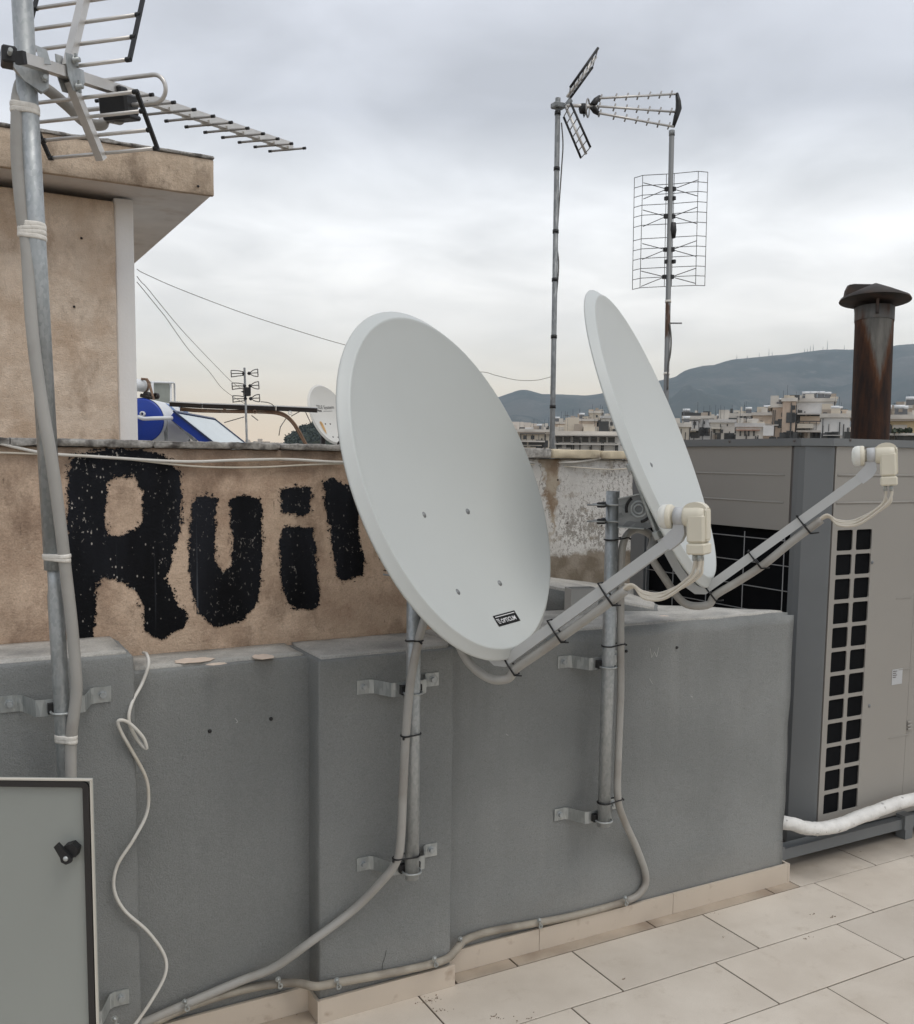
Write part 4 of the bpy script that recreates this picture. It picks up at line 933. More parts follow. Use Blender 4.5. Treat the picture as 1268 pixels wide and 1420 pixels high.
def rrect(x0, x1, z0, z1, r, n=6):
    o = []
    for (cx_, cz_, a0) in ((x1-r, z1-r, 0), (x0+r, z1-r, PI/2), (x0+r, z0+r, PI), (x1-r, z0+r, 3*PI/2)):
        for k in range(n+1): a = a0+k*PI/2/n; o.append((cx_+r*math.cos(a), cz_+r*math.sin(a)))
    return o
oo = rrect(-DW+.0055, -.0055, -DH+.0055, -.0045, .016); ii_ = rrect(-DW+.0185, -.0185, -DH+.0185, -.0170, .004); k = len(oo)
vs = [(x, y_, z) for y_ in (-.004, .0035) for x, z in oo]+[(x, y_, z) for y_ in (-.004, .0035) for x, z in ii_]
fs = [(i, (i+1) % k, 2*k+(i+1) % k, 2*k+i) for i in range(k)]+[(i, (i+1) % k, k+(i+1) % k, k+i) for i in range(k)]+[(2*k+i, 2*k+(i+1) % k, 3*k+(i+1) % k, 3*k+i) for i in range(k)]
obj('gasket', MB().add(vs, fs, False, dm), 'gasket', door)
lc = dm.inverted() @ onP(98, 1180, T, fh)
lx, lz = lc.x, lc.z
q = MB(); q.prism([dm @ Vector((lx+.006+.0165*math.cos(a), -.018, lz+.006+.0165*math.sin(a))) for a in [k*PI/3+.3 for k in range(6)]], dm.to_3x3() @ Vector((0, .021, 0)))
q.prism([dm @ Vector((lx+x, -.026, lz+z)) for x, z in ((.012, -.006), (.004, .004), (-.016, .026), (-.024, .018), (-.012, -.004), (-.010, -.014), (0, -.019), (.010, -.015))], dm.to_3x3() @ Vector((0, .009, 0)))
la = obj('cam_latch', q, 'black', door); obj('latch_screw', MB().lathe([(.0001, .004), (.004, .0035), (.0055, .001), (.0055, 0)], dm @ Vector((lx, -.026, lz-.006)), dm.to_3x3() @ Vector((0, -1, 0)), 12), 'zinc', la)
hp_ = dm @ Vector((-DW, 0, 0))
obj('cabinet_body', MB().cbox((hp_.x-.62, 2.36, T.z-DH), (hp_.x-.05, 2.655, T.z), .004), 'cab', ec)

# grey open conduit box standing on the ledge
jb = onZ(806, 850, 1.118); jm = Matrix.Translation(jb)@Matrix.Rotation(-.25, 4, 'Z')
bo = thing('junction_box', 'small open-topped grey box standing on the ledge behind the feed arm', 'box', jb)
q = MB()
for lo_, hi_ in (((-.055, -.035, 0), (.055, -.031, .098)), ((-.055, .031, 0), (.055, .035, .098)), ((-.055, -.0308, 0), (-.051, .0308, .098)), ((.051, -.0308, 0), (.055, .0308, .098)), ((-.0508, -.0308, 0), (.0508, .0308, .004))): q.box(lo_, hi_, jm)
obj('box_shell', q, 'box', bo); obj('inner_board', MB().box((-.05, -.030, .03), (.05, .030, .034), jm), 'black', bo)

# ================================================================== air conditioning unit
FX0, FY0 = 3.34, 2.82; LX = 3.235; AY1 = 3.93; ZT = 1.80; ZB = .10; AX1 = 4.62
ac = thing('air_conditioner', 'tall grey outdoor air conditioning unit with a column of square openings', 'air conditioner', ((LX+AX1)/2, 3.3, 0))
# corner post, chamfered
def post(poly, z0, z1, mtl, name='corner_post'): return obj(name, MB().prism([(x, y, z0) for x, y in poly], (0, 0, z1-z0)), mtl, ac)
cpst = post([(LX, 2.925), (LX+.006, 2.895), (LX+.085, FY0+.004), (FX0-.012, FY0-.002), (FX0-.012, FY0+.05), (LX+.06, 2.95), (LX, 2.95)], .06, ZT-.03, 'ac_post')
obj('post_seam', MB().box((FX0-.0115, FY0+.006, ZB), (FX0+.0005, FY0+.03, ZT-.032)), 'ac_trim', ac)
obj('post_seam', MB().box((LX+.006, 2.9505, 1.41), (LX+.03, 2.966, ZT-.032)), 'ac_trim', ac)
post([(LX-.004, 3.90), (LX+.05, 3.90), (LX+.05, 4.02), (LX-.004, 4.02)], .06, ZT-.03, 'ac_post', 'rear_post')
# top rim
q = MB(); rimp = [(LX-.008, 4.05), (LX-.008, 2.905), (LX+.075, FY0-.010), (AX1, FY0-.010), (AX1, 4.05)]
q.prism([(x, y, ZT-.028) for x, y in rimp], (0, 0, .032)); rim_ = obj('top_cover', q, 'ac_post', ac)
for (px, py, pl) in ((1012, 612, 'x'), (1102, 611, 'x'), (1180, 610, 'y')):
    c = onX(px, py, LX-.009) if pl == 'x' else onY(px, py, FY0-.011)
    obj('rim_screw', MB().lathe([(.0001, .003), (.005, .003), (.007, 0)], c, (-1, 0, 0) if pl == 'x' else (0, -1, 0), 8), 'ac_trim', rim_)
# left face: panel with two grooves over coil with wire guard
zg0 = 1.41
lp_ = MB()
edges = [ZT-.028, 1.655, 1.645, 1.535, 1.525, zg0]
lp_.box((LX+.004, 2.9665, zg0), (LX+.02, 3.9, ZT-.0285)); sidep = obj('side_panel', lp_, 'ac', ac)
for zz in (1.648, 1.530):
    obj('pressed_rib', MB().tube([(LX+.005, 3.0, zz), (LX+.005, 3.86, zz)], .0045, 8), 'ac', sidep)
obj('heat_exchanger', MB().box((LX+.035, 2.955, ZB), (LX+.08, 3.9, zg0-.002)), 'ac_dark', ac)
for yy in (2.985, 3.218, 3.452, 3.686, 3.89): obj('guard_wire', MB().tube([(LX+.006, yy, ZB), (LX+.006, yy, zg0-.018)], .0026, 6), 'guard', ac)
zz = 1.366
while zz > ZB: obj('guard_wire', MB().tube([(LX+.0105, 2.952, zz), (LX+.0105, 3.93, zz)], .0026, 6), 'guard', ac); zz -= .1085
# front panel with 24 openings
gx = [3.371, 3.4685, 3.4905, 3.588]; gz0, gz1 = .183, 1.421; nr = 12; pitch = (gz1-gz0+.016)/nr
FX1 = onY(1264.5, 900, FY0).x
q = MB(); y0, y1 = FY0, FY0+.006
q.box((FX0, y0, ZB), (gx[0], y1, ZT-.029)); q.box((gx[3], y0, ZB), (FX1-.004, y1, ZT-.029)); q.box((gx[0], y0, gz1), (gx[3], y1, ZT-.029)); q.box((gx[0], y0, ZB), (gx[3], y1, gz0))
fp = obj('front_panel', q, 'ac', ac)
q = MB(); q.box((gx[1], y0+.001, gz0), (gx[2], y1, gz1))
for i in range(1, nr):
    zc_ = gz0+i*pitch-.008
    for a, b in ((gx[0], gx[1]), (gx[2], gx[3])): q.box((a, y0+.001, zc_-.008), (b, y1, zc_+.008))
# rounded corners of the openings
rc_ = .009
for i in range(nr):
    za = gz0+i*pitch+(0 if i == 0 else 0); zb = gz0+(i+1)*pitch-.016
    if i == nr-1: zb = gz1
    for a, b in ((gx[0], gx[1]), (gx[2], gx[3])):
        for (cx_, cz_, sx_, sz_) in ((a, za, 1, 1), (b, za, -1, 1), (a, zb, 1, -1), (b, zb, -1, -1)):
            pts = [(cx_, y0+.001, cz_)]+[(cx_+sx_*(rc_-rc_*math.sin(t_)), y0+.001, cz_+sz_*(rc_-rc_*math.cos(t_))) for t_ in [k*PI/2/3 for k in range(4)]]
            q.prism(pts, (0, .0045, 0))
obj('opening_grille', q, 'ac', fp)
obj('duct_cavity', MB().box((gx[0]-.012, FY0+.0075, gz0-.02), (gx[3]+.012, FY0+.02, gz1+.02)), 'ac_dark', ac)
for zz in (1.651, 1.535): obj('pressed_rib', MB().tube([(FX0+.014, FY0, zz), (FX1-.02, FY0, zz)], .0045, 8), 'ac', fp)
for (px, py) in ((1207, 690+12), (1207, 780), (1207, 979)):
    if py == 702: continue
    obj('panel_screw', MB().lathe([(.0001, .004), (.006, .003), (.0085, 0)], onY(px+3 if py < 900 else px-1, py, FY0-.0005), (0, -1, 0), 8), 'ac_post', fp)
for (px0, px1, py) in ((1244, 1264, 830), (1246, 1264, 929), (1233, 1262, 1024)):
    a = onY(px0, py, FY0); b = onY(px1, py, FY0); obj('pressed_seam', MB().bar(a, Vector((b.x, a.y, a.z)), .004, .004), 'ac', fp)
a = onY(1238, 929, FY0-.001); b = onY(1251, 948, FY0-.001)
lb = obj('rating_label', MB().box((a.x, FY0-.0015, b.z), (b.x, FY0-.0003, a.z)), mat('pale_label', (.46, .47, .48), .5, var=.03), fp)
q = MB()
for k in range(4): z = a.z-.008-.009*k; q.box((a.x+.005, FY0-.0022, z-.0018), (a.x+(.026 if k % 2 else .032), FY0-.0016, z+.0018))
obj('label_print', q, 'ac_trim', lb)
for k in range(3): c = onY(1261, 1001+5*k, FY0); obj('vent_louvre', MB().cbox((c.x-.014, FY0-.006, c.z-.005), (c.x+.014, FY0+.001, c.z+.005), .002), 'ac', fp)
q = MB(); q.box((FX1, FY0+.002, ZB), (AX1, FY0+.018, ZT-.029)); obj('service_panel', q, 'ac', ac)
obj('panel_gap', MB().box((FX1-.0038, FY0+.010, ZB), (FX1-.0002, FY0+.02, ZT-.03)), 'ac_trim', ac)
obj('casing', MB().box((LX+.09, FY0+.07, ZB), (AX1-.005, 4.03, ZT-.034)), 'ac_dark', ac)
# base frame on feet
for ya_ in (FY0-.035, 3.85): obj('base_rail', MB().box((LX-.16, ya_, .045), (AX1+.1, ya_+.055, .092)), 'ac_post', ac)
for xx in (onZ(1262, 1164, 0).x, LX+.03-.2):
    for yy in (FY0-.05, 3.86): obj('foot', MB().box((xx-.025, yy, 0), (xx+.025, yy+.05, .044)).box((xx-.03, yy+.001, .0445), (xx+.03, yy+.052, .11)), 'ac_post', ac)
obj('drain_spout', MB().lathe([(.001, 0), (.04, 0), (.05, .02), (.05, .05)], (3.62, FY0+.08, .085), (0, 0, 1), 16), 'ac_post', ac)
# lagged pipe
P = [(2.93, 2.99, .235), (3.05, 2.81, .218)]+[onY(x, y, 2.755) for x, y in ((1100, 1143), (1116, 1148), (1140, 1149), (1165, 1144), (1190, 1134), (1215, 1125), (1245, 1114), (1275, 1107), (1310, 1100), (1380, 1085))]
sp_ = spline(P, 10); rs = [.029+.0022*noise.noise(p*30)+.0015*noise.noise(p*70) for p in sp_]
lg = thing('lagged_pipe', 'white wrapped insulated pipe lying along the foot of the air conditioning unit', 'pipe', (3.5, 2.755, .05))
obj('lagging', MB().tube(sp_, rs, 16), 'wrap', lg)
for (px, py, w) in ((1141, 1155, .022), (1216, 1134, .04), (1188, 1140, .012)):
    c = onY(px, py, 2.745); obj('tape_flap', MB().prism([c+Vector((-w, 0, .012)), c+Vector((w, .004, .014)), c+Vector((w*.8, .012, -.012)), c+Vector((-w*.9, .01, -.016))], (0, .003, 0)), 'tape', lg)

# ================================================================== rusty flue
FD = 6.0; fb = at(1207, 600, FD); ft = at(1213.5, 427, FD)
axf = (ft-fb).normalized(); frr = 25.3/FPX*FD
fo = fb-axf*(fb.z/axf.z)
fmx = Matrix.Translation(Vector((fo.x, fo.y, 0)))
fl_ = thing('flue_pipe', 'rust-streaked metal flue with a conical cowl behind the air conditioning unit', 'chimney', mtx=fmx)
Lf = (ft-fo).length; sh = [(1.06, Lf-.43), (1.06, Lf)]
obj('pipe', MB().lathe([(frr, 0), (frr, Lf-.085)], (0, 0, 0), axf, 32), 'flue', fl_, True)
obj('collar', MB().lathe([(frr*1.03, Lf-.0848), (frr*1.03, Lf), (frr*.97, Lf), (frr*.97, Lf-.08)], (0, 0, 0), axf, 32), mat('grey_flue_collar', (.135, .13, .12), .7, .3, var=.25, vscale=10, stretch=(3, 3, .6), col2=(.075, .042, .028), c2scale=5, c2lo=.48), fl_, True)
ct = axf*(Lf+.045); rc2 = 47/FPX*FD
cowl = obj('cowl', MB().lathe([(rc2, -.002), (rc2*.97, .012), (rc2*.5, .062), (.012, .105), (.0001, .107)], ct, axf, 32).lathe([(rc2, -.002), (rc2*.6, -.018), (.001, -.02)], ct, axf, 32), 'flue_cap', fl_, True)
rb = Vector((R.x, R.y, 0)).normalized(); bh = Vector((F.x, F.y, 0)).normalized()
wing = []
cw = ct-rb*.055+bh*.03
for k in range(11): a = PI*k/10; wing.append(cw+rb*(math.cos(a)*.115)+Vector((0, 0, .03+.075*min(1, math.sin(a)*1.6))))
wing += [cw-rb*.115, cw+rb*.115]
obj('wind_plate', MB().prism(wing, bh*.04), 'flue_cap', cowl, True)
for a in (0, 2*PI/3, 4*PI/3):
    a += .25; d = rb*math.cos(a)+bh*math.sin(a)
    obj('cowl_strap', MB().tube(spline([axf*(Lf-.05)+d*frr*1.02, axf*Lf+d*frr*1.06, axf*(Lf+.02)+d*frr*1.1, axf*(Lf+.045)+d*frr*1.12], 3), .010, 6), 'flue_cap', fl_, True)

# ================================================================== back right antenna masts
def mast_thing(px_top, py_top, px_b, py_b, D, label, mtl, rpx, zend=None):
    a = at(px_top, py_top, D); b = at(px_b, py_b, D); d = (b-a).normalized(); foot = a+d*((-.05-a.z)/d.z)
    o = thing('antenna_mast', label, 'mast', foot); obj('pole', MB().tube([foot, a], rpx/FPX*D, 12), mtl, o); return o, a, d
DA = 7.0
ma, A_top, dA = mast_thing(774, 136, 766, 612, DA, 'tall grey mast with a fan shaped tv antenna behind the whitewashed wall', 'galv_dark', 3.7)
for py in (157, 234, 321, 388, 467, 564):
    c = at(774-8*(py-136)/476, py, DA); obj('tape_band', MB().tube([c-dA*.012, c+dA*.012], 4.4/FPX*DA, 12), 'black', ma)
sp_ = spline([at(779, 170, DA), at(781, 200, DA), at(779, 235, DA), at(773, 330, DA), at(775, 370, DA), at(770, 440, DA), at(769, 530, DA), at(768, 612, DA), at(768, 640, DA)], 6)
obj('mast_cable', MB().tube(sp_, .005, 6), 'coax_grey', ma)
ta = thing('trident_antenna', 'three armed tv antenna with two black-edged grid reflectors', 'tv antenna', at(800, 148, DA))
def ladder(corners, n, mid=True, w=.004, e_=.0095):
    """grid reflector: long edges a-b and c-d"""
    a, b, c, d = [at(x, y, DA+dz) for x, y, dz in corners]
    r_ = obj('grid_reflector', MB().tube([a, b], e_, 6), 'black', ta); obj('grid_edge', MB().tube([c, d], e_, 6), 'black', ta)
    for k in range(n+1): f = k/n; obj('grid_rod', MB().tube([a.lerp(b, f), c.lerp(d, f)], w, 6), 'alu_dark', r_)
    if mid: obj('grid_spine', MB().tube([a.lerp(c, .5).lerp(b.lerp(d, .5), -.1), b.lerp(d, .5).lerp(a.lerp(c, .5), -.03)], .011, 6), 'alu', r_)
ladder([(791, 121, -.12), (830, 66, -.12), (790, 137, .12), (822, 93, .12)], 6)
ladder([(782, 162, .1), (806, 219, .1), (792, 143, -.12), (819, 204, -.12)], 6)
obj('boom', MB().tube([at(776, 145, DA), at(828, 148, DA-.02)], .013, 8), 'alu', ta)
obj('mast_clamp', MB().cbox((A_top.x-.045, A_top.y-.04, at(774, 146, DA).z-.022), (A_top.x+.045, A_top.y+.03, at(774, 146, DA).z+.016), .006).tube([at(784, 148, DA), at(792, 138, DA)], .018, 6), 'galv_dark', ta)
lp_ = [at(815.5+2.2*math.cos(a), 149.5+13*math.sin(a), DA+.1*math.cos(a)) for a in [k*2*PI/16 for k in range(16)]]
obj('dipole_loop', MB().tube(lp_, .006, 6, closed=True), 'alu_dark', ta)
obj('balun', MB().lathe([(.0001, -.035), (.025, -.03), (.034, 0), (.025, .03), (.0001, .035)], at(809, 150.5, DA), (0, 0, 1), 12).tube([at(809, 155, DA), at(810, 162, DA), at(813, 155, DA)], .008, 6), 'black', ta)
q = MB().tube([at(822, 147, DA-.02), at(827, 139, DA), at(832, 134, DA+.02)], [.026, .022, .014], 8).tube([at(822, 147, DA-.02), at(826, 154, DA), at(831, 158, DA+.02)], [.026, .022, .014], 8)
obj('front_yoke', q, 'black', ta)
obj('end_yoke', MB().tube([at(939, 129, DA+.4), at(941, 140, DA+.4), at(941.5, 150, DA+.4), at(938, 162, DA+.4), at(934, 176, DA+.4)], [.012, .02, .024, .02, .012], 8), 'black', ta)
for (x0, y0, x1, y1) in ((831, 136, 938, 130), (829, 147, 938, 155), (830, 156.5, 935, 175.5)):
    a = at(x0, y0, DA); b = at(x1, y1, DA+.4); am = obj('director_arm', MB().tube([a, b], .0085, 6), 'alu', ta)
    for k in range(7):
        f = .06+k*.145 if k else .02; c = a.lerp(b, f); e_ = at(3, 0, DA)-at(0, 8, DA); e_ = e_.normalized()
        obj('director', MB().tube([c-e_*.028, c+e_*.028], .006, 6), 'alu_dark', am)

DBm = 6.6
mbm, B_top, dB = mast_thing(932, 182, 924, 552, DBm, 'rust spotted mast with a wire grid tv antenna left of the mountain', 'rustpole', 3.6)
obj('pole_cap', MB().tube([at(932, 181, DBm), at(932, 188, DBm)], 4.1/FPX*DBm, 12), 'galv_dark', mbm)
for py in (418, 518): c = at(932-8*(py-182)/370, py, DBm); obj('tape_band', MB().tube([c-dB*.008, c+dB*.008], 4.2/FPX*DBm, 12), 'tape', mbm)
obj('mast_cable', MB().tube(spline([at(929, 448, DBm-.02), at(931, 470, DBm-.02), at(930, 490, DBm-.02), at(927, 508, DBm-.02), at(926, 540, DBm-.02)], 6), .006, 6), 'coax_grey', mbm)
obj('side_rod', MB().tube([at(930, 448, DBm), at(946, 448, DBm)], .005, 6), 'galv_dark', mbm)
ga = thing('grid_antenna', 'wire grid bow-tie tv antenna on the rust spotted mast', 'tv antenna', at(930, 395, DBm+.06))
def gp(x, y):  # zoom coordinates of the grid to world, wings bent forward
    px = 860+x*.14085; py = 220+y*.14085; return at(px, py, DBm+.07 + (-.06 if (x < 190 or x > 800) else 0))
tops = [(143, 188, 123, 1287), (225, 163, 198, 1270), (459, 150, 437, 1258), (537, 145, 508, 1255), (773, 123, 745, 1247), (866, 132, 836, 1250)]
gr_ = obj('grid_frame', MB(), 'wire', ga) if False else None
for (x0, y0, x1, y1) in tops: obj('grid_upright', MB().tube([gp(x0, y0), gp(x1, y1)], .0024, 6), 'wire', ga)
fr_ = [0, .092, .176, .266, .355, .445, .565, .655, .74, .83, .915, 1]
for f in fr_:
    pts = [(x0+(x1-x0)*f, y0+(y1-y0)*f) for x0, y0, x1, y1 in tops]
    obj('grid_rod', MB().tube([gp(*p) for p in pts], .0024, 6), 'wire', ga)
def gq(x, y): return at(860+x*.14085, 220+y*.14085, DBm+.0)
for (cy_, xl, xr_, dy) in ((298, 462, 528, 80), (568, 455, 522, 82), (895, 450, 515, 78), (1163, 440, 508, 75)):
    for (xc, sgn, w) in ((xl, -1, 230), (xr_, 1, 240)):
        c = gq(xc, cy_); bt = MB()
        for s_ in (-1, 1): bt.tube([c, at(860+(xc+sgn*w)*.14085, 220+(cy_+s_*dy-(10 if sgn > 0 else -18)*1)*.14085, DBm-.04)], .0027, 6)
        bo_ = obj('bow_tie', bt, 'wire', ga); obj('insulator', MB().box(c-Vector((.012, .012, .013)), c+Vector((.012, .012, .013))), 'black', bo_)
obj('balun', MB().lathe([(.0001, -.055), (.02, -.05), (.026, 0), (.02, .05), (.0001, .055)], gq(520, 705), (0, 0, 1), 12), 'black', ga)
for y in (390, 1013):
    a = gq(458, y); b = gq(527, y); mc_ = obj('mast_clamp', MB().bar(a, b, .008, .016), 'black', ga)
    for p_ in (a, b): obj('clamp_foot', MB().box(p_-Vector((.010, .014, .012)), p_+Vector((.010, .012, .012))), 'black', mc_)

# ================================================================== wires in the air
def air_wire(pts, r, label):
    P_ = [at(x, y, D) for x, y, D in pts]; return solo('overhead_wire', MB().tube(spline(P_, 6), r, 5), 'coax_grey', label, 'wire', 'wires strung from the penthouse corner')
air_wire([(190, 373, 5.3), (200, 379, 5.3), (250, 401, 5.5), (340, 435, 5.7), (430, 464, 5.9), (478, 478, 6.1), (570, 503, 6.4), (640, 514, 6.6), (672, 516, 6.7), (690, 521, 6.75), (718, 527, 6.85), (745, 527, 6.9), (766, 522, 6.98)], .0019, 'long wire sagging from the penthouse corner across to the tall grey mast')
air_wire([(190, 383, 5.3), (196, 391, 5.35), (204, 399, 5.5), (225, 425, 6), (250, 455, 6.8), (275, 482, 7.6), (300, 508, 8.3), (322, 530, 8.9), (337, 540, 9.0)], .0021, 'upper of two wires dropping from the penthouse to the three bay antenna')
air_wire([(190, 391, 5.3), (200, 403, 5.4), (226, 435, 6), (232, 443, 6.2), (262, 485, 7.2), (290, 515, 8.0), (306, 536, 8.4), (322, 549, 8.8), (340, 560, 9.0)], .0021, 'lower of two wires dropping from the penthouse to the three bay antenna')

# ================================================================== roof clutter at the left: solar heaters, awning frame, three bay antenna, old dish
c0 = at(197, 583, 11.0); c1_ = at(242, 590, 12.1); axs = (c1_-c0).normalized(); tr = 31/FPX*11
sh_ = thing('solar_water_heater', 'solar water heater with a blue ended white tank and glass panel', 'water heater', (c0.x, c0.y, 0), group='solar water heaters on the next roof')
tl_ = (c1_-c0).length
tk = obj('tank', MB().lathe([(tr*1.01, 0), (tr, .02), (tr, tl_), (tr*.7, tl_+.06), (.001, tl_+.08)], c0, axs, 40), 'tank', sh_)
obj('end_cap', MB().lathe([(.001, -.02), (tr*.9, -.015), (tr*.985, 0), (tr*.985, .012)], c0, axs, 40), 'blue', tk)
pc = at(198, 574, 10.95); obj('pipe_boss', MB().lathe([(.016, -.02), (.030, -.02), (.030, .02), (.016, .02)], pc, axs, 16), 'tank', tk)
obj('pipe', MB().tube(spline([at(192, 578, 10.9), at(200, 580.5, 10.85), at(215, 580, 10.85), at(239, 579.5, 11)], 6), .022, 10), 'tank', sh_)
# lettering on the tank
ts = MB()
for (w_, sz, px0, py0) in (('iBI', .16, 224, 566), ('Sola', .12, 243, 572)):
    vs, fs = text_mesh(w_, sz, .004, .0); o_ = []
    for v in vs:
        s0 = (px0-205)/45*tl_*.9+v.x*.85; ang = .10+v.y/tr
        side = axs.cross(Vector((0, 0, 1))).normalized(); side = side if side.dot(EYE-c0) > 0 else -side; upv = side.cross(axs); upv = upv if upv.z > 0 else -upv
        o_.append(c0+axs*s0+(side*math.cos(ang+.55)+upv*math.sin(ang+.55))*(tr+.004))
    ts.add(o_, fs)
obj('tank_lettering', ts, 'print_blue', tk)
TL, TR_, = at(241, 571.5, 11.0), at(297, 581.5, 12.7)
eh = (TR_-TL); eh2 = Vector((eh.x, eh.y, 0)).normalized(); sdn = eh2.cross(Vector((0, 0, 1))); sdn = sdn if sdn.dot(R) > 0 else -sdn
dn = (sdn*.80-Vector((0, 0, .62))).normalized(); nrm_ = eh.normalized().cross(dn).normalized(); nrm_ = nrm_ if nrm_.z > 0 else -nrm_
pn = obj('panel_case', MB().prism([TL, TR_, TR_+dn*1.5, TL+dn*1.5], -nrm_*.085), 'blue', sh_)
i_ = eh.normalized()
obj('panel_glass', MB().prism([TL+i_*.03+dn*.03+nrm_*.002, TR_-i_*.03+dn*.03+nrm_*.002, TR_-i_*.03+dn*1.47+nrm_*.002, TL+i_*.03+dn*1.47+nrm_*.002], nrm_*.006), 'glass', pn)
fr2 = MB()
for a, b in ((TL, TR_), (TR_, TR_+dn*1.5), (TL, TL+dn*1.5)): fr2.bar(a+nrm_*.008, b+nrm_*.008, .03, .02, nrm_)
obj('panel_frame', fr2, mat('navy_frame', (.02, .035, .09), .4, var=.05), pn)
lg_ = at(230, 583, 11.1); lg2 = at(262, 590, 12.3)
for a, b in ((lg_, Vector((lg_.x, lg_.y, 0))), (at(238, 580, 11.1), at(272, 612, 11.0)), (lg2, Vector((lg2.x, lg2.y, 0)))): obj('stand_leg', MB().bar(a, b, .03, .03), 'galv_dark', sh_)
# rear heater
sb = thing('solar_water_heater', 'old water heater with a rusty rimmed white tank beside a framed panel', 'water heater', at(205, 612, 15), group='solar water heaters on the next roof')
ca = at(190, 534, 15); cb2 = at(206, 535.5, 15.2); axb = (cb2-ca).normalized(); rb2 = 8.5/FPX*15
tkb = obj('tank', MB().lathe([(.001, -.6), (rb2, -.55), (rb2, .17), (rb2*.9, .2), (.001, .21)], ca, axb, 24), 'tank', sb)
obj('tank_band', MB().lathe([(rb2*1.04, .12), (rb2*1.04, .16)], ca, axb, 24).tube([at(207, 531, 15), at(213, 553, 15), at(214, 612, 15)], .02, 8).tube([at(196, 525.5, 15), at(204, 526, 15), at(208, 532, 15)], .02, 6), 'rusty', tkb)
obj('tank_fittings', MB().lathe([(.001, 0), (.07, 0), (.07, .06), (.001, .06)], at(202, 549, 15), axb, 16).lathe([(.03, 0), (.05, 0), (.05, .05), (.03, .05)], at(215, 549, 15.2), axb, 16).tube([at(195, 548, 15), at(212, 552, 15)], .03, 6), 'darkbar', tkb)
q = MB(); 
pA, pB, pC, pD = at(212, 531, 15.5), at(236, 531, 15.9), at(237, 562, 15.9), at(213, 562, 15.5)
obj('panel_glass', MB().prism([pA, pB, pC, pD], (.02, .05, 0)), mat('murky_panel', (.25, .27, .24), .3, var=.1), sb)
q.tube([at(208, 530, 15.4), at(240, 530.5, 15.9), at(242, 532, 15.95), at(243, 565, 15.95), at(243, 612, 15.95)], .016, 8).tube([at(211.5, 530, 15.4), at(213, 612, 15.4)], .018, 6).tube([at(236.5, 531, 15.9), at(237, 612, 15.9)], .02, 6)
obj('panel_frame', q, 'tank', sb)

# awning frame
D0 = 9.5
aw = thing('awning_frame', 'dark beam and bent rusty tubes of an awning frame on the next roof', 'frame', at(350, 612, D0))
for (xa_, ya_, xb_, yb_) in ((236, 560.5, 280, 563), (282, 563, 382, 566.5), (384, 566.5, 440, 569)):
    obj('beam', MB().bar(at(xa_, ya_, D0), at(xb_, yb_, D0), .05, .042), 'darkbar', aw); obj('beam_top', MB().bar(at(xa_, ya_-3.5, D0), at(xb_, yb_-3.5, D0), .055, .010), 'tank', aw)
for off in (0, 1):
    o4 = off*3.0
    obj('bent_tube', MB().tube(spline([at(250, 566+o4*.8, D0+.03*off), at(275, 568+o4*.8, D0), at(320, 569.5+o4*.6, D0), at(360, 569+o4, D0), at(382, 570.5+o4, D0), at(396, 575+o4, D0), at(407-off, 585+o4*.8, D0), at(415-off*2, 597+o4*.4, D0), at(423-off*2, 612, D0), at(430, 624, D0)], 7), .011, 8), 'rusty', aw)
for (x, y) in ((311.5, 569.5), (353.5, 571), (402.5, 572.5)):
    c = at(x, y, D0-.03); obj('ring', MB().tube([c+Vector((math.cos(a)*.016*1.0, 0, math.sin(a)*.016)) for a in [k*PI/6 for k in range(12)]], .005, 6, closed=True), 'rusty' if x < 400 else 'tank', aw)
for pts in ([(404, 577), (416, 570.5)], [(424, 571.5), (429, 582), (433, 590)], [(397, 580), (389, 592), (387, 604)], [(339, 578), (311, 586)], [(349, 576), (358, 583)]):
    obj('stay_wire', MB().tube([at(x, y, D0) for x, y in pts], .0045, 5), 'wire', aw)

# three bay antenna
D3 = 9.0
m3, t3, d3 = mast_thing(339.2, 510, 342.5, 612, D3, 'thin grey mast with three wire bow-tie bays over the graffiti wall', 'galv_dark', 1.5)
b3 = thing('bay_antenna', 'three bay wire tv antenna on the thin mast left of the old dish', 'tv antenna', at(341, 560, D3))
for (cx_, cy_) in ((342.5, 517.7), (343.8, 535), (344.8, 552.7)):
    for (x0, x1, y0, y1) in ((cx_-22, cx_-4.5, cy_-4, cy_+5), (cx_+15, cx_+3, cy_-6, cy_+4.5)):
        q = MB(); q.tube([at(x0, y0, D3), at(x0+.6, y1, D3)], .005, 5)
        if x0 < cx_:
            for f in (0, .5, 1): yy = y0+(y1-y0)*f; q.tube(spline([at(x0, yy, D3), at(x0+9, yy-.5+1.5*(f-.5)*-1, D3), at(x1, cy_+(yy-cy_)*.55, D3)], 4), .0045, 5)
        else:
            for f in (0, .5, 1): yy = y0+(y1-y0)*f; q.tube(spline([at(x0, yy, D3), at(x0-6, cy_+(yy-cy_)*.75, D3), at(x1, cy_, D3)], 4), .0045, 5)
        bo_ = obj('bow_tie', q, 'wire', b3); c = at(x1, cy_, D3); obj('insulator', MB().lathe([(.0001, -.018), (.016, -.008), (.016, .008), (.0001, .018)], c, R, 8), 'black', bo_)
obj('balun', MB().cbox(at(341.5, 546, D3)-Vector((.02, .03, .02)), at(341.5, 540, D3)+Vector((.035, .03, .02)), .004).prism([at(335, 543, D3), at(341, 540, D3), at(341, 545, D3)], (0, .03, 0)), 'black', b3)
q = MB().tube(spline([at(362, 557, D3), at(371, 558, D3), at(378, 561, D3), at(381.5, 566, D3)], 5), .004, 5); obj('lead_wire', q, 'wire', b3)

